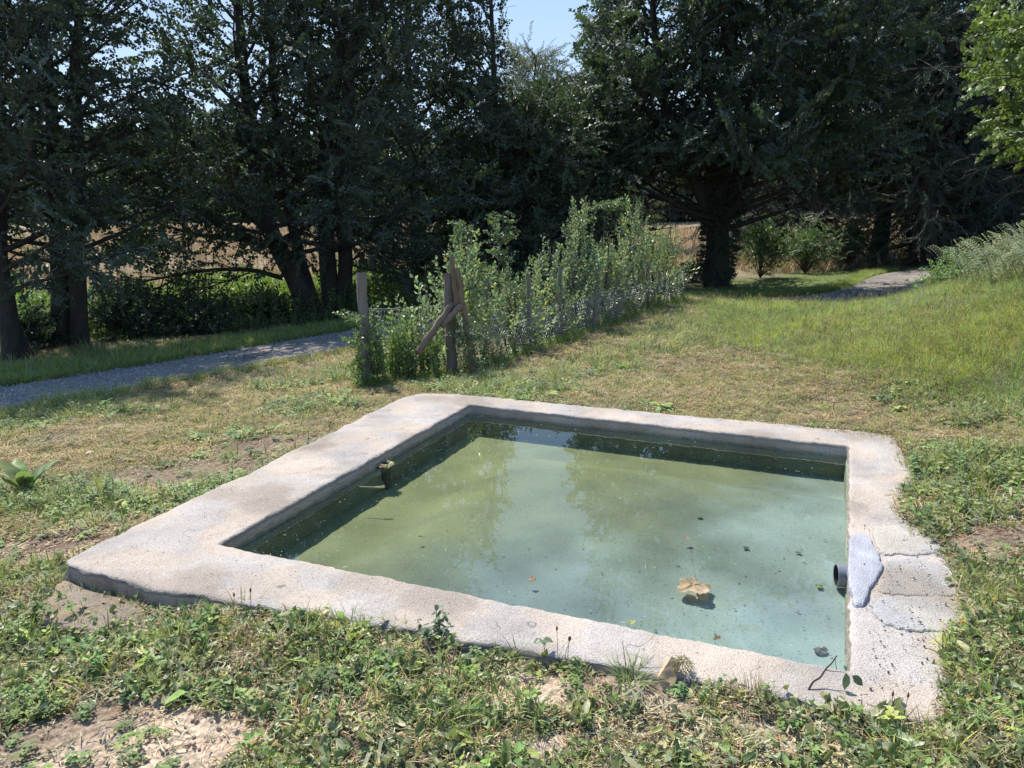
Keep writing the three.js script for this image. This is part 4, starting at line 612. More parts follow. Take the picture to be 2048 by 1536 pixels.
  climber('vine hanging round the foot of the leaning gate stick', [PZ(946, 745, gateR.z + 0.05), PZ(938, 690, gateR.z + 0.06), PZ(930, 640, gateR.z + 0.06)], 46, 0.09, [0.005, 0.004], 435, [0.8, 0.85, 0.7], 0.8);
  // tall weeds between the gate posts
  const weed = (i, p, h, label, group, tone) => { const g = thing('tall_weed', label, 'weed', [p.x, p.y, p.z], group), r = rng(440 + i), mb = new MB(), l = [[], []]; for (let k = 0; k < 6; k++) { const a = r() * 6.28, top = V(Math.cos(a) * 0.16 * r(), h * (0.55 + 0.55 * r()), Math.sin(a) * 0.16 * r()), bs = V(Math.cos(a) * 0.09, 0, Math.sin(a) * 0.09); mb.tube([bs, bs.clone().lerp(top, 0.5), top], [0.004, 0.002], 4, [1.5, 2, 0.9], false); for (let j = 0; j < 3; j++) { const gr = 0.85 + 0.55 * r(); l[j % 2].push({ m: Mdir(bs.clone().lerp(top, 0.08 + 0.28 * j), top.clone().sub(bs).add(V(0, 0.1, 0)), r() * 6, (0.55 + 0.3 * r()) * h / 0.55), c: [tone[0] * gr, tone[1] * gr, tone[2] * gr] }); } } put('stem', mb.geo(), MAT.bark, g); l.forEach((q, k) => copies('foliage', sprays.nettle[k], MAT.pale, q, g)); };
  const wr = rng(449);
  for (let i = 0; i < 13; i++) { const p = gateR.clone().addScaledVector(across, 0.98 - i * 0.062).addScaledVector(rowDir, -0.05 + 0.5 * wr()); p.y = H(p.x, p.z); weed(i, p, mix(0.46, 0.3, clamp((i - 5) / 6)) * (0.8 + 0.35 * wr()), 'bright green tall leafy weed between the gate posts, ' + nth(i) + ' from the left post', 'tall weeds between the gate posts', i < 8 ? [1.05, 1.08, 0.9] : [0.7, 0.75, 0.7]); }
  const foot = [[], []]; for (let i = 0; i < 190; i++) { const p = gateR.clone().addScaledVector(rowDir, rowLen * (0.015 + 0.985 * wr())).addScaledVector(across, -0.1 + 0.34 * wr()); p.y = H(p.x, p.z); const g = 0.6 + 0.6 * wr(); foot[i % 2].push({ m: M(p, -1.57 + (wr() - 0.5) * 0.9, wr() * 6.28, 0, 0.3 + 0.45 * wr()), c: [0.85 * g, 0.85 * g, 0.75 * g] }); }
  foot.forEach((l, i) => tag(copies('fence_weeds', sprays.nettle[i], MAT.pale, l, scene), 'low leafy weeds growing through the foot of the wire mesh', 'weeds', null, 'stuff'));
  const fg = []; for (let i = 0; i < 420; i++) { const p = gateR.clone().addScaledVector(rowDir, rowLen * (-0.02 + 1.03 * wr())).addScaledVector(across, -0.16 + 0.3 * wr()); p.y = H(p.x, p.z); const g = 0.7 + 0.6 * wr(); fg.push({ m: M(p, 0, wr() * 6.28, 0, 0.5 + 0.6 * wr()), c: [0.85 * g, 0.95 * g, 0.7 * g] }); }
  for (let i = 0; i < 120; i++) { const p = gateR.clone().addScaledVector(rowDir, -0.2 + 0.35 * wr()).addScaledVector(across, 1.1 * wr()); p.y = H(p.x, p.z); const g = 0.7 + 0.6 * wr(); fg.push({ m: M(p, 0, wr() * 6.28, 0, 0.5 + 0.6 * wr()), c: [0.85 * g, 0.95 * g, 0.7 * g] }); }
  fenceGrass = fg;
}

// ---------------------------------------------------------------- grass, weeds and litter
const GREEN = [0.2, 0.31, 0.06], YGREEN = [0.34, 0.42, 0.105], DARKG = [0.125, 0.215, 0.05], WILT = [0.42, 0.44, 0.28], STRAW = [0.39, 0.33, 0.2], BROWN = [0.24, 0.15, 0.08];
function tuft(seed, n, l0, l1, disc, lean, w, c0, c1, dry = 0.15) { const r = rng(seed), mb = new MB(); for (let i = 0; i < n; i++) { const a = r() * 6.28, q = Math.sqrt(r()) * disc, e = lean * (0.3 + r()), aa = a + (r() - 0.5) * 2, k = 0.7 + 0.6 * r(), d = r() < dry, c = (d ? STRAW : mixC(c0, c1, r())).map((x) => x * k); mb.blade(V(Math.cos(a) * q, -0.004, Math.sin(a) * q), V(Math.cos(aa) * e, 1, Math.sin(aa) * e), mix(l0, l1, r()), w * (0.7 + 0.6 * r()), 0.5 + 1.3 * r(), c, 3, d ? STRAW : c.map((x, j) => x * [1.35, 1.15, 1][j])); } return mb.geo(); }
function litter(seed, n, disc, c, len = 0.06) { const r = rng(seed), mb = new MB(); for (let i = 0; i < n; i++) { const a = r() * 6.28, q = Math.sqrt(r()) * disc, b = r() * 6.28, k = 0.55 + 0.75 * r(); mb.blade(V(Math.cos(a) * q, 0.003 + 0.02 * r(), Math.sin(a) * q), V(Math.cos(b), 0.25 * (r() - 0.3), Math.sin(b)), len * (0.4 + r()), 0.0022 + 0.003 * r(), 0.2 + 0.3 * r(), c.map((x) => x * k), 2); } return mb.geo(); }
function wilted(seed, n, disc, c) { const r = rng(seed), mb = new MB(); for (let i = 0; i < n; i++) { const a = r() * 6.28, q = Math.sqrt(r()) * disc, b = r() * 6.28, k = 0.55 + 0.7 * r(), g = r(); mb.leaf(V(Math.cos(a) * q, 0.006 + 0.03 * r(), Math.sin(a) * q), V(Math.cos(b), 0.6 * (r() - 0.3), Math.sin(b)), V((r() - 0.5) * 1.8, 1, (r() - 0.5) * 1.8), 0.025 + 0.04 * r(), 0.006 + 0.012 * r(), 0.3 + 0.9 * r(), (r() - 0.4) * 1.4, mixC(c, GREEN, g < 0.4 ? 0.75 : 0.1).map((x) => x * k), 2, 0.45, 0.5); } return mb.geo(); }
function rosette(seed, n, len, hw, c) { const r = rng(seed), mb = new MB(); for (let i = 0; i < n; i++) { const a = i * 2.4 + r() * 0.8, e = 0.25 + 0.7 * r(), k = 0.75 + 0.5 * r(), l = len * (0.55 + 0.6 * r()); mb.leaf(V(Math.cos(a) * 0.006, 0, Math.sin(a) * 0.006), V(Math.cos(a), e, Math.sin(a)), V((r() - 0.5) * 0.6, 1, (r() - 0.5) * 0.6), l, hw * l / len * (0.8 + 0.4 * r()), 0.15 + 0.3 * r(), 0.25 + 0.5 * r(), c.map((x, j) => x * k * (r() < 0.1 && j === 0 ? 1.6 : 1)), 3, 0.58, 0.18); } return mb.geo(); }
function clover(seed, n, disc, c, leaf = 0.016) { const r = rng(seed), mb = new MB(); for (let i = 0; i < n; i++) { const a = r() * 6.28, q = Math.sqrt(r()) * disc, y = 0.012 + 0.04 * r(), o = V(Math.cos(a) * q, y, Math.sin(a) * q), k = 0.7 + 0.6 * r(), b0 = r() * 6, col = c.map((x) => x * k); mb.blade(V(o.x * 0.7, 0, o.z * 0.7), V(o.x * 0.3, y, o.z * 0.3), y, 0.0015, 0, col, 1); for (let j = 0; j < 3; j++) { const b = b0 + j * 2.1; mb.leaf(o, V(Math.cos(b), 0.15 * (r() - 0.3), Math.sin(b)), V(0, 1, 0), leaf * (0.8 + 0.5 * r()), leaf * 0.42, 0.2, 0.2, col, 1, 0.6); } } return mb.geo(); }
function sprig(seed, h, c, n = 9) { const r = rng(seed), mb = new MB(), lean = (r() - 0.5) * 0.8, lz = (r() - 0.5) * 0.8, at = (t) => V(lean * h * t * t, h * t * (1 - 0.15 * t), lz * h * t * t); mb.tube([at(0), at(0.5), at(1)], [0.0016, 0.001], 3, c, false); for (let i = 0; i < n; i++) { const t = 0.2 + 0.8 * (i / (n - 1)), a = i * 1.9 + r(), k = 0.7 + 0.6 * r(); mb.leaf(at(t), V(Math.cos(a), 0.3 + 0.3 * r() - (r() < 0.3 ? 0.9 : 0), Math.sin(a)), V(0, 1, 0), (0.022 + 0.024 * r()) * (1.15 - 0.4 * t), 0.008 + 0.004 * r(), 0.2, 0.4 * r(), c.map((x) => x * k), 2, 0.42, 0.2); } return mb.geo(); }
function chaff(seed, n, disc) { const r = rng(seed), mb = new MB(); for (let i = 0; i < n; i++) { const a = r() * 6.28, q = Math.sqrt(r()) * disc, b = r() * 6.28, k = 0.4 + 0.9 * r(), c = r() < 0.45 ? STRAW : r() < 0.5 ? WILT : BROWN; mb.blade(V(Math.cos(a) * q, 0.002 + 0.012 * r(), Math.sin(a) * q), V(Math.cos(b), 0.5 * (r() - 0.4), Math.sin(b)), 0.008 + 0.022 * r(), 0.0025 + 0.004 * r(), 0.3 * r(), c.map((x) => x * k), 2); } return mb.geo(); }
const KINDS = {
  chaff: { mat: MAT.dry, g: [chaff(595, 34, 0.05), chaff(596, 34, 0.05)] },
  grass: { mat: MAT.grass, g: [tuft(601, 12, 0.05, 0.13, 0.028, 0.7, 0.0042, GREEN, YGREEN), tuft(602, 10, 0.06, 0.16, 0.022, 0.9, 0.0048, DARKG, GREEN), tuft(603, 14, 0.04, 0.1, 0.035, 1.0, 0.0036, GREEN, YGREEN, 0.3)] },
  lawn: { mat: MAT.grass, g: [tuft(611, 22, 0.02, 0.055, 0.065, 1.1, 0.0036, GREEN, YGREEN, 0.35), tuft(612, 20, 0.025, 0.065, 0.06, 1.0, 0.0036, DARKG, GREEN, 0.25)] },
  dry: { mat: MAT.dry, g: [tuft(621, 18, 0.02, 0.06, 0.06, 1.3, 0.003, STRAW, BROWN, 0.5), litter(622, 22, 0.07, STRAW, 0.055), litter(623, 22, 0.07, mixC(STRAW, BROWN, 0.5), 0.05)] },
  litter: { mat: MAT.dry, g: [litter(631, 16, 0.05, STRAW, 0.05), litter(632, 16, 0.05, mixC(STRAW, WILT, 0.5), 0.06), litter(633, 14, 0.05, BROWN, 0.05)] },
  wilt: { mat: MAT.leafMatte, g: [wilted(641, 9, 0.045, WILT), wilted(642, 8, 0.04, mixC(WILT, GREEN, 0.35)), wilted(643, 10, 0.05, mixC(WILT, STRAW, 0.5))] },
  rosette: { mat: MAT.weed, g: [rosette(651, 8, 0.085, 0.017, GREEN), rosette(652, 7, 0.075, 0.021, DARKG), rosette(653, 9, 0.1, 0.014, GREEN)] },
  clover: { mat: MAT.weed, g: [clover(661, 12, 0.045, GREEN), clover(662, 12, 0.045, DARKG, 0.02)] },
  sprig: { mat: MAT.weed, g: [sprig(671, 0.09, GREEN), sprig(672, 0.12, DARKG, 11), sprig(673, 0.07, YGREEN, 8)] },
  tall: { mat: MAT.grass, g: [tuft(681, 16, 0.08, 0.22, 0.07, 0.55, 0.005, GREEN, YGREEN, 0.2), tuft(682, 16, 0.07, 0.2, 0.08, 0.8, 0.005, YGREEN, GREEN, 0.3), tuft(683, 16, 0.1, 0.26, 0.06, 0.8, 0.0045, [0.2, 0.26, 0.14], GREEN, 0.1)] },
};
{ // seed heads and dry stalks in the long grass
  const mk = (seed) => { const r = rng(seed), mb = new MB(); for (let i = 0; i < 5; i++) { const a = r() * 6.28, q = 0.08 * r(), h = 0.16 + 0.12 * r(), b = V(Math.cos(a) * q, 0, Math.sin(a) * q), t = b.clone().add(V((r() - 0.5) * 0.16, h, (r() - 0.5) * 0.16)); mb.tube([b, b.clone().lerp(t, 0.6).add(V(0, 0.01, 0)), t], [0.0014, 0.001], 3, [0.34, 0.29, 0.16], false); mb.tube([t, t.clone().add(V(0.002, 0.02, 0)), t.clone().add(V(0.004, 0.045, 0.002))], (u) => 0.0045 * Math.sin(Math.PI * clamp(u * 0.9 + 0.08)), 5, r() < 0.5 ? [0.2, 0.13, 0.07] : [0.42, 0.36, 0.22], false); } return mb.geo(); };
  KINDS.seed = { mat: MAT.dry, g: [mk(691), mk(692)] };
}
const scattered = {}; for (const k in KINDS) scattered[k] = KINDS[k].g.map(() => []);
const sow = (kind, p, s, c, r, tilt = 0.25) => { const l = scattered[kind], i = Math.floor(r() * l.length); l[i].push({ m: M(p, (r() - 0.5) * tilt, r() * 6.28, (r() - 0.5) * tilt, s), c }); };
const tint = (r, base = [1, 1, 1], v = 0.5) => { const k = 1 - v / 2 + v * r(), y = r(); return [base[0] * k * (0.9 + 0.35 * y), base[1] * k, base[2] * k * (1.05 - 0.2 * y)]; };
{
  const r = rng(700), bounds = (x, z) => { const p = toPixel(x, -0.1, z); return p[2] > 0.3 && p[0] > -260 && p[0] < 2310 && p[1] < 1760; };
  const rimFree = (x, z) => { if (x < -3 || x > 3 || z > -1.5 || z < -7.5) return 9; return edgeDist(outline, x, z); };
  const strip = (z0, z1, x0, x1, step, far) => {
    for (let zz = z0; zz > z1; zz -= step) for (let xx = x0; xx < x1; xx += step) {
      const x = xx + (r() - 0.5) * step * 1.6, z = zz + (r() - 0.5) * step * 1.6; if (!bounds(x, z)) continue;
      const e = rimFree(x, z); if (e < -0.02) continue;
      const cv = cover(x, z), clump = fbm(x * 5, z * 5, 3, 711), clump2 = fbm(x * 3.2 + 40, z * 3.2, 3, 717), y = H(x, z), p = V(x, y, z), s = 0.75 + 0.55 * r(), pm = z < -5 ? pathMask(x, z) : 0;
      if (pm > 0.3) continue; if (z < -9.5 && z < -8.6 - 0.36 * (x + 6.5) - 2.4 && x < 3) continue;
      const bare = cv.bare, u = r(), front = smooth(z, -4.2, -3.2);
      if (cv.tall > 0.5 || (cv.tall > 0.05 && r() < cv.tall)) {
        const edge = smooth(cv.tall, 0.1, 0.9); sow(u < 0.9 ? 'tall' : 'seed', p, (u < 0.9 ? 0.28 + 0.32 * edge : 0.6) * s, tint(r, mixC(mixC([0.85, 1.0, 0.8], [1.3, 1.3, 0.95], smooth(fbm(x * 0.8, z * 0.8, 3, 721), 0.35, 0.65)), [1.3, 1.4, 1.7], smooth(fbm(x * 1.1 + 7, z * 1.1, 3, 727), 0.62, 0.72)), 0.6), r); if (r() < 0.6) sow('lawn', p, s * 1.5, tint(r, [1.2, 1.15, 0.95], 0.6), r); continue;
      }
      if (bare > 0.3 && r() < bare * 1.25) { if (r() < 0.07) sow('chaff', p, s, tint(r, [1, 1, 1], 0.7), r); else if (r() < 0.03) sow('litter', p, s, tint(r, [1, 1, 1], 0.7), r); else if (r() < 0.05) sow('clover', p, s * 0.8, tint(r), r); continue; }
      if (front > r()) {   // the weedy strip in front of the basin
        const gr = clamp(0.42 + 1.1 * (clump - 0.5) * 2 + 0.45 * cv.green); if (r() < 0.55) sow('chaff', p, s, tint(r, [1, 1, 1], 0.6), r, 0.6);
        if (u < 0.42) sow(r() < 0.5 ? 'wilt' : 'litter', p, s * 0.85, tint(r, [1, 1, 1], 0.6), r, 0.9);
        else if (r() < 0.16 + 0.8 * gr) { const q = r(); sow(clump2 > 0.55 ? (q < 0.25 ? 'sprig' : q < 0.42 ? 'clover' : q < 0.54 ? 'rosette' : q < 0.8 ? 'wilt' : 'grass') : clump2 > 0.42 ? (q < 0.22 ? 'rosette' : q < 0.34 ? 'clover' : q < 0.66 ? 'grass' : 'wilt') : q < 0.78 ? 'grass' : q < 0.92 ? 'wilt' : 'sprig', p, s * (0.55 + 0.4 * gr), tint(r, [1.05, 1.05, 1], 1.0), r, 0.6); if (r() < 0.3) sow('grass', p, s * 0.9, tint(r, [1.15, 1.1, 1], 0.9), r, 1.4); }
        else if (r() < 0.4) sow('litter', p, s, tint(r, [1, 1, 1], 0.7), r, 0.6);
      } else {
        const gr = cv.green; if (r() < 0.3 - 0.26 * gr) { sow('dry', p, s * (far ? 1.5 : 1.1), tint(r, [0.95, 0.9, 0.8], 0.5), r); }
        else if (r() < 0.42 + 0.58 * gr) { const q = r(); if (!far && gr > 0.45 && q < 0.3) sow(q < 0.12 ? 'rosette' : q < 0.22 ? 'clover' : 'sprig', p, s * 1.1, tint(r), r); else sow(gr > 0.6 && q > 0.6 ? 'grass' : 'lawn', p, s * (far ? 1.6 : 1.15), tint(r, gr > 0.5 ? [1, 1, 1] : [1.25, 1.15, 0.9], 0.6), r); }
      }
    }
  };
  strip(-1.25, -4.4, -3.4, 3.4, 0.03, false);
  strip(-3.3, -7.6, -6, -0.6, 0.042, false); strip(-4.4, -7.6, -0.6, 5.5, 0.042, false);
  strip(-7.6, -16.5, -11, 12.5, 0.075, true);
  for (let k = 0; k < 330; k++) { const p = P(70 + 340 * r(), 1165 + 85 * r(), -0.1); if (inside(outline, p.x, p.z)) continue; const q = toPixel(p.x, -0.1, p.z); if (q[0] < 250 && q[1] < 1190 && r() < 0.7) continue; p.y = -0.088 - 0.03 * r(); sow(r() < 0.4 ? 'litter' : r() < 0.5 ? 'wilt' : r() < 0.6 ? 'grass' : 'sprig', p, 0.5 + 0.4 * r(), tint(r, [1, 1, 1], 0.8), r, 0.8); }
  // a fringe against the foot of the rim
  for (let i = 0; i < outline.length; i++) { const a = outline[i], b = outline[(i + 1) % outline.length], n = Math.ceil(a.distanceTo(b) / 0.012), nz = (a.z + b.z) / 2; for (let k = 0; k < n; k++) { const p = a.clone().lerp(b, r()), d = p.clone().sub(ctrIn).setY(0).normalize(); p.addScaledVector(d, 0.02 + 0.1 * r() * r()); p.y = H(p.x, p.z); const f = fbm(p.x * 4, p.z * 4, 3, 731); if (nz < -5 && r() < 0.6) continue; if (blobAt(bareSpots, p.x, p.z) > 0.4 && r() < 0.9) continue; if (f > 0.42) sow(r() < 0.5 ? 'grass' : r() < 0.5 ? 'litter' : r() < 0.6 ? 'wilt' : 'sprig', p, 0.55 + 0.5 * r() * f, tint(r, [1, 1, 1], 0.6), r, 0.6); else if (r() < 0.5) sow('litter', p, 0.9, tint(r), r, 0.8); } }
  const about = { grass: ['grass', 'loose clumps of green grass around the basin', 'grass'], lawn: ['lawn', 'short mown lawn grass on both sides of the basin', 'lawn grass'], dry: ['dry_grass', 'dried straw coloured mown grass over the lawn', 'dry grass'], chaff: ['chaff', 'fine chopped bits of dead plants scattered on the ground', 'chaff'], litter: ['grass_litter', 'cut stalks and straw lying on the soil', 'litter'], wilt: ['wilted_leaves', 'wilted pale leaves of cut weeds lying in front of the basin', 'wilted leaves'], rosette: ['plantain_weeds', 'flat broad-leaved rosette weeds growing round the basin', 'weeds'], clover: ['clover', 'small-leaved clover patches in the soil round the basin', 'clover'], sprig: ['leafy_weeds', 'small upright leafy weeds in front of the basin', 'weeds'], tall: ['long_grass', 'long uncut grass covering the bank at the right', 'long grass'], seed: ['grass_seed_heads', 'dry seed heads standing in the long grass of the bank', 'seed heads'] };
  for (const k in KINDS) KINDS[k].g.forEach((g, i) => { if (scattered[k][i].length) tag(copies(about[k][0], g, KINDS[k].mat, scattered[k][i], scene), about[k][1], about[k][2], null, 'stuff'); });
}
{ // under the trees: nettles and low plants along the path, bright where the sun comes in behind, and the dry field's tall straw
  const r = rng(740), ng = [[], []], strawL = [], verge = [], straw = tuft(741, 26, 0.15, 0.4, 0.16, 0.7, 0.007, [0.36, 0.3, 0.19], [0.44, 0.37, 0.25], 0.2);
  for (let k = 0; k < 9000; k++) {
    const x = -16 + 18.5 * r(), z = -11.2 - 0.36 * (x + 6.5) - 9 * Math.pow(r(), 1.5) + 0.2; if (pathMask(x, z) > 0.05 || z > -8) continue; const e = -11.2 - 0.36 * (x + 6.5) - z; if (e < 0.25) continue;
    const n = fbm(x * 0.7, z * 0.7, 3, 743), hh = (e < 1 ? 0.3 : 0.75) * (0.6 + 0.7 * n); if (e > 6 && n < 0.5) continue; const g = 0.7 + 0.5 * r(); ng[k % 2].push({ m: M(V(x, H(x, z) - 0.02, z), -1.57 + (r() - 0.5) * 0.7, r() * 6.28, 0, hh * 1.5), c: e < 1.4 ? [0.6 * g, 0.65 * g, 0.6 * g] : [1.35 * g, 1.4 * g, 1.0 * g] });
  }
  for (let k = 0; k < 9000; k++) { const x = -30 + 62 * r(), z = -17 - 45 * Math.pow(r(), 1.7); if (z > -17.5 - 0.1 * x && x < 6) continue; if (x > 3 && z > -21 - 0.3 * (x - 3)) continue; strawL.push({ m: M(V(x, H(x, z), z), 0, r() * 6, 0, 1 + 0.8 * r() + (-z - 17) * 0.02), c: tint(r, [1, 0.97, 0.9], 0.4) }); }
  for (let k = 0; k < 9000; k++) { const i = Math.floor(r() * pf.length), d = pf[i].clone().sub(pn[i]).normalize(), far = r() < 0.88, p = (far ? pf[i] : pn[i]).clone().addScaledVector(d, (far ? 1 : -1) * (0.02 + (far ? 1.6 : 0.35) * Math.pow(r(), 1.4)) + (r() < 0.1 ? -0.15 : 0)); if (p.z > -5 || p.z < -32) continue; p.y = H(p.x, p.z); verge.push({ m: M(p, 0, r() * 6, 0, 0.5 + 0.55 * r()), c: tint(r, far ? [0.85, 0.95, 0.8] : [1.1, 1.05, 0.85], 0.5) }); }
  for (let k = 0; k < 5200; k++) { const x = 2 + 11 * r(), z = -13 - 13 * r(); if (!inside(bendGrass, x, z)) continue; verge.push({ m: M(V(x, H(x, z), z), 0, r() * 6, 0, 0.25 + 0.3 * r()), c: tint(r, [1.15, 1.2, 0.9], 0.5) }); }
  ng.forEach((l, i) => tag(copies('undergrowth', sprays.nettle[i], MAT.leaf, l, scene), 'green nettles and low plants under and behind the alder trees', 'undergrowth', null, 'stuff'));
  tag(copies('dry_meadow', straw, MAT.dry, strawL, scene), 'tall straw coloured grass of the dry field beyond the trees', 'meadow', null, 'stuff');
  tag(copies('fence_grass', KINDS.tall.g[1], MAT.grass, fenceGrass, scene), 'unmown grass along the foot of the wire enclosure', 'grass', null, 'stuff');
  tag(copies('verge_grass', KINDS.tall.g[0], MAT.grass, verge, scene), 'green grass along both edges of the gravel path', 'grass', null, 'stuff');
  // bracken on the bank
  const fr = new MB(); { const q = rng(751); const pts = []; for (let k = 0; k <= 8; k++) pts.push(V(0, 0.42 * Math.sin(k / 8 * 1.7), 0.5 * k / 8)); fr.tube(pts, [0.004, 0.001], 3, [0.16, 0.2, 0.07], false); for (let k = 1; k <= 15; k++) { const u = k / 16, c = V(0, 0.42 * Math.sin(u * 1.7), 0.5 * u), l = 0.19 * Math.sin(Math.PI * Math.pow(1 - u, 0.7) * 0.9 + 0.12); for (const s of [-1, 1]) for (let j = 0; j < 4; j++) { const a = c.clone().add(V(s * l * j / 4.5, -0.02 * j, 0.02 * j)); fr.leaf(a, V(s * 0.75, -0.1, (j % 2 ? 0.9 : -0.35)), V(0, 1, 0.2), 0.06 * (1 - 0.15 * j) * (1.1 - u * 0.6), 0.012, 0.15, 0.2, [0.19 * (0.8 + 0.4 * q()), 0.26, 0.085], 1); } } }
  const fg = fr.geo(), fl = [];
  for (let k = 0; k < 2600; k++) { const x = 5 + 8 * r(), z = -7.5 - 6 * r(), y = H(x, z), p = toPixel(x, y, z); if (p[0] < 1880 || p[1] > 640 - (p[0] < 1960 ? 60 : 0)) continue; if (fbm(x * 0.9, z * 0.9, 3, 757) < 0.4) continue; fl.push({ m: M(V(x, y, z), -0.3 * r(), r() * 6.28, 0, 0.5 + 0.5 * r()), c: tint(r, [1.1, 1.1, 1.1], 0.5) }); }
  tag(copies('bracken', fg, MAT.leaf, fl, scene), 'pale green bracken ferns on top of the bank at the right', 'ferns', null, 'stuff');
  // leafy sprouts standing up on the crest of the bank
  [[1500, 0], [1870, 0.32, 'small leafy sprouts on the bank crest before the sunlit path'], [1925, 0.36, 'leafy sapling on the bank crest at the left edge of the bracken'], [1300, 0]].forEach(([px, h, label], i) => { if (!h) return; const c = PZ(px, px === 1870 ? 566 : 540, -11.4); c.y = H(c.x, c.z); shrub(label, c, 0.32, h, 90, 'apple', 760 + i, { name: 'sprout', free: true, tone: [0.9, 1.1, 0.6], scale: 0.7 }); });
}
// ---------------------------------------------------------------- small things
const lump = (seed, r, squash, c, detail = 2) => { const g = new THREE.IcosahedronGeometry(r, detail), p = g.attributes.position, n = V(0, 0, 0), col = [], uv = []; for (let i = 0; i < p.count; i++) { n.fromBufferAttribute(p, i); const k = 0.68 + 0.7 * fbm(n.x / r * 1.4 + seed * 7 + 20, n.y / r * 1.4 + n.z / r * 1.9 + 20, 3, seed); p.setXYZ(i, n.x * k, n.y * k * squash, n.z * k); const s = 0.8 + 0.4 * vnoise(n.x / r * 5 + 30, n.z / r * 5 + n.y / r * 3 + 30, seed); col.push(c[0] * s, c[1] * s, c[2] * s); uv.push(n.x + n.y, n.z); } g.setAttribute('color', new THREE.Float32BufferAttribute(col, 3)); g.setAttribute('uv', new THREE.Float32BufferAttribute(uv, 2)); g.computeVertexNormals(); return g; };
const floatAt = (px, py, y = WATER + 0.003) => P(px, py, y);
{ // standing overflow pipe with a ring of scum
  const at = P(770, 930, WATER), g = thing('overflow_pipe', 'dark upright pipe standing in the water near the left wall', 'pipe', [at.x, WATER, at.z]), mb = new MB(), N = 28, rows = [[0.034, FLOOR - WATER], [0.034, 0.006], [0.033, 0.009], [0.029, 0.009], [0.028, 0.006], [0.028, -0.08]];
  rows.forEach(([r, y], j) => { for (let k = 0; k <= N; k++) { const a = k / N * 6.2832; mb.v(Math.cos(a) * r, y, Math.sin(a) * r, k / N, j, j > 2 ? [0.015, 0.015, 0.012] : [0.05, 0.06, 0.04]); } });
  for (let j = 0; j < rows.length - 1; j++) for (let k = 0; k < N; k++) { const q = j * (N + 1) + k; mb.i.push(q, q + N + 1, q + 1, q + 1, q + N + 1, q + N + 2); }
  const c = mb.v(0, -0.075, 0, 0, 0, [0.004, 0.004, 0.004]); for (let k = 0; k < N; k++) mb.i.push(c, 5 * (N + 1) + k + 1, 5 * (N + 1) + k);
  put('pipe_wall', mb.geo(), MAT.plain, g);
  const s = thing('scum_ring', 'ring of straw coloured scum floating round the upright pipe', 'scum', [at.x, WATER, at.z]), r = rng(801), sm = new MB();
  for (let k = 0; k < 230; k++) { const a = r() * 6.28, q = 0.031 + 0.022 * Math.pow(r(), 1.3), b = a + 1.57 + (r() - 0.5) * 2.2; sm.blade(V(Math.cos(a) * q, 0.003 + 0.014 * r() * (1 - (q - 0.031) / 0.03), Math.sin(a) * q), V(Math.cos(b), 0.1 * (r() - 0.4), Math.sin(b)), 0.012 + 0.02 * r(), 0.003 + 0.003 * r(), 0.05, [0.5, 0.45, 0.24].map((x) => x * (0.5 + 0.7 * r())), 2); }
  put('scum', sm.geo(), MAT.dry, s);
  const w = new MB(); w.tube([P(719, 973, WATER + 0.002), P(745, 974, WATER + 0.004), P(768, 975, WATER + 0.004)], [0.003, 0.004], 5, [0.42, 0.38, 0.2]); for (let k = 0; k < 14; k++) { const o = P(752 + k * 1.2, 973 + (k % 3), WATER + 0.004); w.blade(o, V(Math.cos(k * 2), 0.2, Math.sin(k * 2)), 0.02, 0.004, 0.1, [0.42, 0.38, 0.2], 2); }
  tag(put('floating_twig', w.geo(), MAT.dry, scene), 'thin yellowish twig floating in front of the upright pipe', 'twig');
}
function lobedLeaf(rad, lobes, depth, crumple, color, seed) {   // a palmate leaf with pointed lobes, raised ribs and curled edges
  const mb = new MB(), N = 90, R = 7, r0 = rng(seed), ph = r0() * 6; const c0 = mb.v(0, 0, 0, 0, 0, color);
  const edge = (a) => { const t = ((a + Math.PI) / (2 * Math.PI)) , k = Math.abs(a) / Math.PI, l = Math.pow(Math.abs(Math.cos((a * lobes) / 2.35)), 1.6); return rad * (1 - 0.34 * Math.pow(k, 1.4)) * (1 - depth + depth * l) * (1 - 0.1 * Math.abs(Math.sin(a * 13))) * (k > 0.86 ? mix(1, 0.28, (k - 0.86) / 0.14) : 1) + t * 0; };
  for (let j = 1; j <= R; j++) for (let k = 0; k < N; k++) { const a = (k / N) * 2 * Math.PI - Math.PI, q = edge(a) * j / R, rib = Math.pow(Math.abs(Math.cos((a * lobes) / 2.35)), 8), h = crumple * (0.5 * rib * (1 - j / R) + (fbm(Math.cos(a) * q / rad * 2.2 + 9, Math.sin(a) * q / rad * 2.2 + 9, 3, seed) - 0.45) * (j / R) * 2 + 0.5 * Math.sin(a * 2 + ph) * (j / R) ** 2), s = (0.75 + 0.5 * fbm(Math.cos(a) * j + 9, Math.sin(a) * j + 9, 2, seed + 5)) * (1 - 0.25 * rib); mb.v(Math.sin(a) * q, h, Math.cos(a) * q, 0, 0, [color[0] * s, color[1] * s, color[2] * s]); }
  for (let k = 0; k < N; k++) { const k1 = (k + 1) % N; mb.i.push(c0, 1 + k, 1 + k1); for (let j = 0; j < R - 1; j++) { const a = 1 + j * N + k, b = 1 + j * N + k1; mb.i.push(a, a + N, b, b, a + N, b + N); } }
  return mb;
}
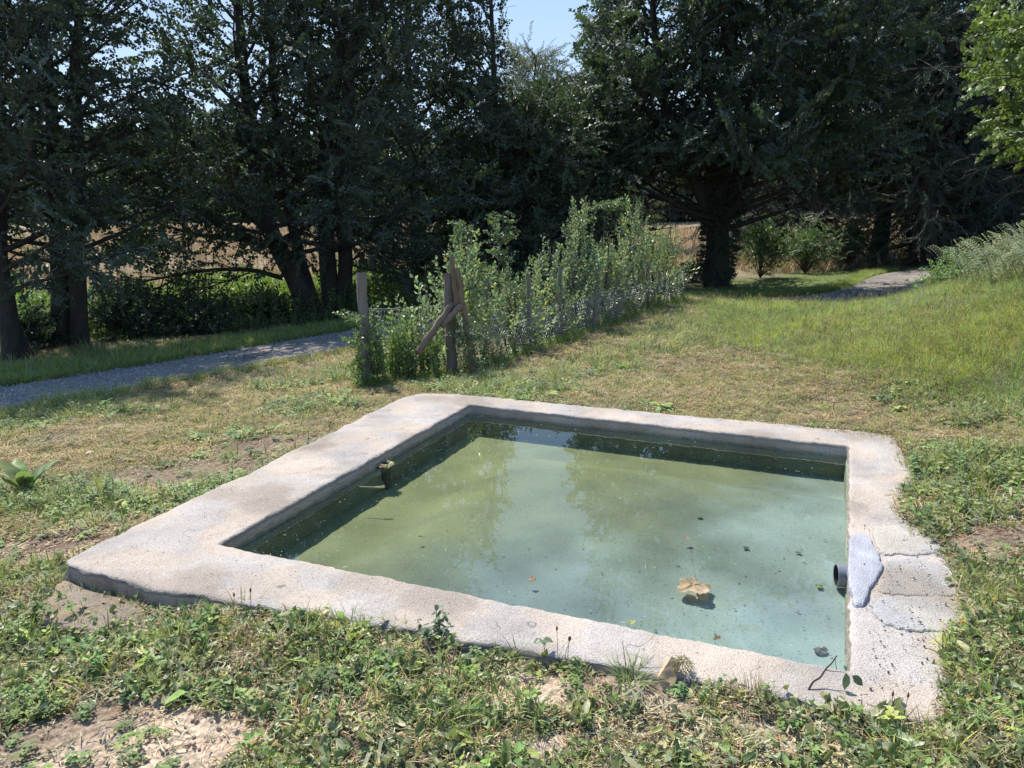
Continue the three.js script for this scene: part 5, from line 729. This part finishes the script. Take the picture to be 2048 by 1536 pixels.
{
  const p = floatAt(1386, 1172), g = thing('maple_leaf', 'large tan withered maple leaf floating with its stalk upright', 'leaf', [p.x, WATER + 0.006, p.z]);
  const bl = put('blade', lobedLeaf(0.1, 5, 0.26, 0.017, [0.5, 0.34, 0.17], 811).geo(), MAT.leafMatte, g); bl.rotation.y = 0.35;
  const st = new MB(), tip = PZ(1385, 1118, p.z - 0.05).sub(V(p.x, WATER + 0.012, p.z)); st.tube(spline([[0.02, 0.012, -0.01], [0.012, 0.035, -0.02], [tip.x + 0.004, tip.y * 0.75, tip.z * 0.8], [tip.x, tip.y, tip.z]], 10), [0.0017, 0.0012], 5, [0.5, 0.38, 0.24]); st.tube([tip.clone(), tip.clone().add(V(-0.002, 0.006, 0))], [0.003, 0.002], 5, [0.3, 0.13, 0.08]); put('stalk', st.geo(), MAT.plain, g);
  const bits = [[1064, 1158, 'small orange curled leaf floating in the middle foreground of the water', [0.5, 0.2, 0.07], 0.02, 0], [1262, 1243, 'little yellow-green leaf floating just off the near rim', [0.42, 0.46, 0.1], 0.02, 0], [840, 1073, 'tiny dark brown leaf scrap floating left of the water middle', [0.1, 0.05, 0.03], 0.014, 0], [1437, 1275, 'curled brown-green leaf floating between maple leaf and near rim', [0.2, 0.15, 0.06], 0.024, 0], [1372, 1075, 'small reddish leaf scrap floating beyond the maple leaf', [0.34, 0.15, 0.08], 0.018, 0], [1393, 1196, 'pale scrap floating close to the maple leaf', [0.6, 0.58, 0.5], 0.007, 0],
    [1640, 1181, 'sunken yellow-green leaf left of the inlet pipe', [0.3, 0.32, 0.1], 0.024, 1], [1640, 1308, 'sunken brown lobed leaf near the right front corner', [0.16, 0.12, 0.08], 0.034, 1], [1490, 1102, 'sunken dark leaf between maple leaf and far wall', [0.13, 0.15, 0.1], 0.022, 1], [1596, 1112, 'small sunken dark leaf left of the mortar patch', [0.14, 0.13, 0.1], 0.018, 1], [1400, 1040, 'sunken olive leaf in the far right part of the basin', [0.22, 0.2, 0.08], 0.02, 1]];
  bits.forEach(([px, py, label, col, rad, sunk], i) => { const q = P(px, py, sunk ? FLOOR + 0.11 : WATER + 0.004); if (sunk) q.y = FLOOR + 0.014 + siltAt(q.x, q.z); const o = put(sunk ? 'sunken_leaf' : 'floating_leaf', lobedLeaf(rad, i % 3 === 1 ? 3 : 5, i % 3 === 1 ? 0.1 : 0.35, rad * 0.28, col, 820 + i).geo(), MAT.leafMatte, scene); o.position.copy(q); o.rotation.y = i * 1.7; tag(o, label, 'leaf'); });
  // pollen, grass bits and specks floating, and debris on the floor
  const r = rng(830), fg = new MB(), sp = [], fb = [], bl1 = new MB(); fg.blade(V(0, 0, 0), V(1, 0.02, 0.2), 0.02, 0.0022, 0.02, [1, 1, 1], 2); const fgeo = fg.geo(); bl1.leaf(V(0, 0, 0), V(1, 0, 0), V(0, 1, 0), 0.012, 0.0032, 0.2, 0.1, [1, 1, 1], 1); const bgeo = bl1.geo();
  const q0 = V(0, 0, 0), pick = () => { const u = 0.015 + 0.97 * r(), v = 0.015 + 0.97 * r(); return q0.copy(inC[0]).lerp(inC[1], v).clone().lerp(inC[3].clone().lerp(inC[2], v), u); };
  for (let k = 0; k < 6000; k++) { const p = pick(), u = inC[0].distanceTo(p), dens = fbm(p.x * 2.3, p.z * 2.3, 3, 833); if (dens < 0.36 + 0.2 * r() && u > 0.4) continue; p.y = WATER + 0.0015; const tiny = r() < 0.9, k2 = 0.5 + 0.6 * r(); sp.push({ m: M(p, 0, r() * 6.28, 0, tiny ? 0.08 + 0.16 * r() : 0.3 + 0.7 * r()), c: r() < 0.75 ? [0.75 * k2, 0.73 * k2, 0.56 * k2] : [0.2 * k2, 0.17 * k2, 0.1 * k2] }); }
  for (let k = 0; k < 1700; k++) { const p = pick(), d = inC[3].distanceTo(p); if (r() > clamp(1.25 - d * 0.42, 0.12, 1)) continue; p.y = FLOOR + 0.012 + siltAt(p.x, p.z); const k2 = 0.6 + 0.7 * r(); fb.push({ m: M(p, 0, r() * 6.28, 0, 0.35 + 1.5 * r() * r()), c: [0.17 * k2, 0.2 * k2, 0.15 * k2] }); }
  tag(copies('floating_specks', fgeo, MAT.dry, sp, scene), 'pale specks and grass bits floating on the water', 'debris', null, 'stuff');
  tag(copies('sunken_debris', bgeo, MAT.dry, fb, scene), 'dark bits of leaf lying on the basin floor', 'debris', null, 'stuff');
}
{ // stone with moss on the near rim
  const at = P(1340, 1342, 0.016), g = thing('stone', 'flat tan stone with a mossy side leaning on the near rim', 'stone', [at.x, at.y, at.z]);
  const sg = new THREE.BoxGeometry(0.05, 0.085, 0.018, 7, 10, 3); { const q = sg.attributes.position, col = []; for (let i = 0; i < q.count; i++) { const x = q.getX(i), y = q.getY(i), z = q.getZ(i), k = 1 + 0.35 * (fbm(x * 40 + 9, y * 30 + z * 60 + 9, 3, 843) - 0.5); q.setXYZ(i, x * k * (1 - 4 * y), y * k, z * k + 0.12 * (x * x - 0.0004) + 0.004 * fbm(x * 60 + 3, y * 60 + 3, 2, 845)); const c = 0.75 + 0.5 * fbm(x * 50 + 5, y * 50 + 5, 3, 847); col.push(0.56 * c, 0.36 * c, 0.2 * c); } sg.setAttribute('color', new THREE.Float32BufferAttribute(col, 3)); sg.computeVertexNormals(); } const s = put('stone_body', sg, MAT.plain, g); s.rotation.set(-0.75, 0.3, -0.55);
  const m = new MB(), r = rng(842); for (let k = 0; k < 160; k++) { const a = r() * 6.28, e = r() * 1.5, o = V(0.045 + Math.cos(a) * 0.028 * Math.cos(e), 0.008 + Math.sin(e) * 0.034, -0.01 + Math.sin(a) * 0.028 * Math.cos(e)); m.blade(o, V(Math.cos(a), 0.2 - r(), Math.sin(a)), 0.014 + 0.02 * r(), 0.003, 0.8, [0.17, 0.15, 0.04].map((x) => x * (0.5 + 0.9 * r())), 2); } put('moss', m.geo(), MAT.grass, g);
}
{ // cut twig with two leaves hanging over the near right corner
  const z0 = P(1600, 1396, -0.02), g = thing('leafy_twig', 'bent brown twig with two serrated leaves at the near right corner', 'twig'), at = (px, py, dz) => PZ(px, py, z0.z + dz), mb = new MB();
  mb.tube(spline([z0, at(1612, 1388, -0.01), at(1626, 1364, -0.03), at(1640, 1355, -0.04), at(1653, 1336, -0.05), at(1662, 1328, -0.055), at(1674, 1311, -0.06)], 18), [0.0042, 0.0019], 6, [0.11, 0.07, 0.06]); mb.tube(spline([at(1650, 1340, -0.05), at(1672, 1343, -0.03), at(1692, 1344, -0.02)], 6), [0.0017, 0.001], 5, [0.2, 0.14, 0.1]); mb.tube([at(1670, 1316, -0.06), at(1673, 1340, -0.05)], [0.001, 0.001], 4, [0.14, 0.09, 0.07]);
  put('stem', mb.geo(), MAT.plain, g);
  [[1692, 1345, 1692, 1384], [1704, 1351, 1729, 1372], [1688, 1330, 1694, 1342]].forEach(([a, b, c, d], i) => { const l = new MB(), o = at(a, b, -0.02), e = at(c, d, 0.0); l.leaf(o, e.clone().sub(o), V(0.2, 0.6, 1), o.distanceTo(e), i === 2 ? 0.006 : 0.014, 0.25, 0.15, [0.1, 0.15, 0.07], 5, 0.45, 0.1); put('leaf', l.geo(), MAT.leaf, g); });
}
// single plants that stand out
const plant = (name, label, cat, px, py, build, y) => { const p = y === undefined ? G(px, py) : P(px, py, y), g = thing(name, label, cat, [p.x, p.y, p.z]); build(g); return g; };
const bunch = (seed, n, l0, l1, disc, lean, w, c0, c1, dry) => (g) => put('blades', tuft(seed, n, l0, l1, disc, lean, w, c0, c1, dry), MAT.grass, g);
plant('grass_tuft', 'spiky half dry grass tuft against the left part of the near rim', 'grass tuft', 690, 1262, bunch(851, 70, 0.06, 0.15, 0.05, 0.75, 0.0035, GREEN, YGREEN, 0.35));
plant('grass_tuft', 'green grass tuft against the near rim closest to the left corner', 'grass tuft', 488, 1232, bunch(852, 50, 0.06, 0.14, 0.04, 0.8, 0.0045, GREEN, YGREEN, 0.15));
plant('grass_tuft', 'bushy green grass tuft just left of the mossy stone', 'grass tuft', 1262, 1366, bunch(853, 90, 0.06, 0.16, 0.045, 0.8, 0.0036, DARKG, GREEN, 0.15));
plant('grass_tuft', 'reddish brown grass tuft just right of the mossy stone', 'grass tuft', 1505, 1412, bunch(854, 90, 0.06, 0.15, 0.05, 0.8, 0.003, BROWN, [0.17, 0.17, 0.08], 0.2));
plant('grass_tuft', 'rounded dark grass tuft on the lawn beyond the far right corner', 'grass tuft', 1940, 842, bunch(855, 120, 0.1, 0.2, 0.09, 1.0, 0.004, YGREEN, BROWN, 0.25));
plant('grass_tuft', 'grass clump at the edge of the gravel path at the left', 'grass tuft', 103, 808, bunch(856, 80, 0.12, 0.3, 0.12, 0.8, 0.006, YGREEN, GREEN, 0.2));
plant('dock_plant', 'large-leaved dock plant on the lawn at the left edge', 'weed', 52, 985, (g) => { const r = rng(861), l = new MB(), L2 = []; for (let k = 0; k < 11; k++) { const a = k * 2.2 + r(), e = 1.0 + 1.3 * r(), c = [0.2, 0.31, 0.08].map((x) => x * (0.8 + 0.4 * r())), one = new MB(); one.leaf(V(Math.cos(a) * 0.02, 0.02, Math.sin(a) * 0.02), V(Math.cos(a), e, Math.sin(a)), V(0, 1, 0), 0.17 + 0.1 * r(), 0.036 + 0.014 * r(), 0.25, 0.3, c, 5, 0.5, 0.12); put('leaf', one.geo(), MAT.leaf, g); } });
plant('yellow_leaf', 'rounded yellow leaf standing in the weeds at the left edge', 'leaf', 44, 1012, (g) => { const l = new MB(); l.leaf(V(0, 0.02, 0), V(0.1, 1, -0.3), V(0.3, 0.3, 1), 0.06, 0.025, 0.2, 0.2, [0.6, 0.42, 0.06], 4, 0.5); put('blade', l.geo(), MAT.leaf, g); });
plant('broadleaf_weed', 'weed on a thin stalk with two broad leaves held over the near rim', 'weed', 1092, 1326, (g) => { const m = new MB(); m.tube(spline([[0, 0, 0], [-0.005, 0.05, 0], [-0.012, 0.085, -0.01]], 6), [0.0016, 0.0012], 5, [0.2, 0.24, 0.1]); put('stem', m.geo(), MAT.plain, g); for (const [dx, dz, s] of [[-1, 0.2, 1], [1, -0.1, 1.1], [0.3, 1, 0.7]]) { const l = new MB(); l.leaf(V(-0.012, 0.085, -0.01), V(dx, 0.1, dz), V(0, 1, 0.2), 0.038 * s, 0.013 * s, 0.25, 0.35, [0.14, 0.2, 0.09], 4, 0.5, 0.15); put('leaf', l.geo(), MAT.leaf, g); } });
plant('leafy_weed', 'bushy small weed with pale leaves overlapping the near rim', 'weed', 870, 1284, (g) => { for (let k = 0; k < 6; k++) { const o = put('shoot', sprig(871 + k, 0.1 + 0.02 * (k % 3), [0.13, 0.19, 0.08], 11), MAT.leaf, g); o.position.set(0.03 * Math.cos(k * 2.2), 0, 0.03 * Math.sin(k * 2.2)); o.rotation.y = k; } });
const stalks = (list, head) => (g) => { for (const [x, h, lx] of list) { const m = new MB(), hd = new MB(), top = V(x + lx, h, 0); m.tube(spline([[x, 0, 0], [x + lx * 0.3, h * 0.55, 0.004], [top.x, top.y, top.z]], 8), [0.0014, 0.001], 5, [0.25, 0.2, 0.12]); hd.tube([top, top.clone().add(V(lx * 0.04, 0.006, 0)), top.clone().add(V(lx * 0.08, 0.012, 0)), top.clone().add(V(lx * 0.1, 0.02, 0))], (u) => 0.0042 * Math.sin(Math.PI * clamp(u * 0.84 + 0.1)), 7, head); put('seed_head', hd.geo(), MAT.plain, put('stem', m.geo(), MAT.plain, g)); } };
plant('plantain_stalks', 'two thin stalks with brown seed heads before the near right corner', 'weed', 1779, 1440, stalks([[0, 0.085, 0], [0.04, 0.08, 0.008]], [0.17, 0.1, 0.06]));
plant('plantain_stalks', 'three wiry brown stalks rising before the middle of the near rim', 'weed', 1115, 1332, stalks([[0, 0.14, -0.004], [0.022, 0.1, 0.02], [0.035, 0.1, 0.004]], [0.16, 0.09, 0.06]));
plant('plantain_stalks', 'two dark stalks standing against the near rim at the left tuft', 'weed', 505, 1240, stalks([[0, 0.12, 0.002], [-0.07, 0.1, 0.006]], [0.13, 0.08, 0.05]));
for (const [px, py, label] of [[1980, 1206, 'yellow dandelion flower in the grass right of the pale cement patch'], [1914, 1303, 'yellow dandelion flower at the edge of the grass by the right rim'], [1921, 1252, 'half hidden yellow dandelion flower right of the cracked cement patch']]) plant('dandelion', label, 'flower', px, py + 14, (g) => { const m = new MB(), f = new MB(), r = rng(px); m.tube([V(0, 0, 0), V(0.003, 0.045, 0)], [0.0016, 0.0014], 5, [0.2, 0.25, 0.1]); for (let k = 0; k < 46; k++) { const a = k * 2.4, e = 1.2 - k / 46 * 1.1; f.blade(V(0.003, 0.044, 0), V(Math.cos(a) * Math.cos(e), Math.sin(e), Math.sin(a) * Math.cos(e)), 0.011 + 0.004 * r(), 0.003, 0.2, [0.75, 0.52, 0.02], 2); } put('stem', m.geo(), MAT.plain, g); put('flower_head', f.geo(), MAT.grass, g); });
{ // loose crumbs: cement on the right rim, soil on the bare ground, gravel on the path
  const r = rng(880), cem = [], soil = [], grav = [], a = lump(881, 0.006, 0.7, [1, 1, 1], 1), b = lump(882, 0.011, 0.75, [1, 1, 1], 1), c = lump(883, 0.012, 0.7, [1, 1, 1], 1);
  for (let k = 0; k < 420; k++) { const px = 1715 + 210 * r(), py = 1050 + 330 * Math.pow(r(), 1.3), p = P(px, py, 0.004); if (!inside(outline, p.x, p.z) || inBasin(p.x, p.z, 1.04)) continue; p.y = (py > 1118 && py < 1270 && px > 1760 ? 0.017 : 0.005); const g = r() < 0.55 ? 0.1 + 0.1 * r() : 0.45 + 0.2 * r(); cem.push({ m: M(p, r() * 6, r() * 6, r() * 6, 0.25 + 0.75 * r() * r()), c: [g, g * 0.95, g * 0.88] }); }
  for (let k = 0; k < 260; k++) { const s = Math.floor(r() * 4), t = r(), p = inC[s].clone().lerp(inC[(s + 1) % 4], t).sub(ctrIn).multiplyScalar(1.06 + 0.22 * r()).add(ctrIn); if (!inside(outline, p.x, p.z)) continue; p.y = 0.003; const g = 0.08 + 0.3 * r(); cem.push({ m: M(p, r() * 6, r() * 6, r() * 6, 0.2 + 0.35 * r() * r()), c: [g, g * 0.85, g * 0.7] }); }
  for (const s of bareSpots) for (let k = 0; k < 420 * s.rx; k++) { const x = s.x + s.rx * 1.3 * (r() * 2 - 1), z = s.z + s.rz * 1.3 * (r() * 2 - 1); if (blobAt(bareSpots, x, z) < 0.2 || edgeDist(outline, x, z) < 0.03) continue; const g = 0.7 + 0.6 * r(); soil.push({ m: M(V(x, H(x, z) + 0.002, z), r() * 6, r() * 6, r() * 6, 0.15 + 0.9 * Math.pow(r(), 3)), c: [0.36 * g, 0.26 * g, 0.185 * g] }); }
  const clods = [[150, 1072, 0.1, 40], [100, 1082, 0.08, 24], [185, 1066, 0.06, 30], [330, 1500, 0.1, 16]].flatMap(([px, py, s, n]) => { const p = G(px, py); return Array.from({ length: n }, () => { const x = p.x + (r() - 0.5) * 2 * s, z = p.z + (r() - 0.5) * 1.4 * s, g = 0.6 + 0.5 * r(); return { m: M(V(x, H(x, z) + 0.006, z), r() * 6, r() * 6, r() * 6, py > 1300 ? 0.3 + 0.6 * r() * r() : 0.7 + 1.6 * r() * r()), c: py > 1300 ? [0.4 * g, 0.3 * g, 0.22 * g] : [0.2 * g, 0.14 * g, 0.1 * g] }; }); });
  for (let k = 0; k < 14000; k++) { const fi = Math.pow(r(), 1.2) * pn.length * 0.75, i = Math.floor(fi), p = pn[i].clone().lerp(pn[i + 1], fi - i).lerp(pf[i].clone().lerp(pf[i + 1], fi - i), -0.04 + 1.08 * r()); if (p.z < -22 || p.z > -5) continue; p.y = T(p.x, p.z) + 0.018; const g = 0.55 + 0.6 * r(); grav.push({ m: M(p, r() * 6, r() * 6, r() * 6, 0.3 + 0.8 * r() * r()), c: [0.5 * g, 0.47 * g, 0.45 * g] }); }
  tag(copies('cement_crumbs', a, MAT.plain, cem, scene), 'dark crumbs and grit lying on the basin rim', 'grit', null, 'stuff');
  tag(copies('soil_crumbs', b, MAT.plain, soil, scene), 'crumbs of dry soil on the bare patches of ground', 'soil crumbs', null, 'stuff');
  tag(copies('soil_clods', c, MAT.plain, clods, scene), 'dark clods of dug soil beside the left rim', 'soil clods', null, 'stuff');
  tag(copies('gravel', c, MAT.plain, grav, scene), 'loose grey stones of the gravel path', 'gravel', null, 'stuff');
  for (const [px, py, s, label] of [[1855, 1122, 0.022, 'small grey stone on the soil by the cement slab'], [1843, 1118, 0.014, 'smallest grey stone beside the cement slab crack'], [410, 912, 0.02, 'grey pebble on the brown soil left of the rim'], [180, 908, 0.03, 'flat pinkish stone on the lawn at the left']]) { const p = G(px, py), o = put('small_stone', lump(890 + px, s, 0.5, px === 180 ? [0.6, 0.48, 0.42] : [0.3, 0.31, 0.32], 3), MAT.plain, scene); o.position.set(p.x, p.y + s * 0.2, p.z); tag(o, label, 'stone'); }
}

renderer.render(scene, camera);
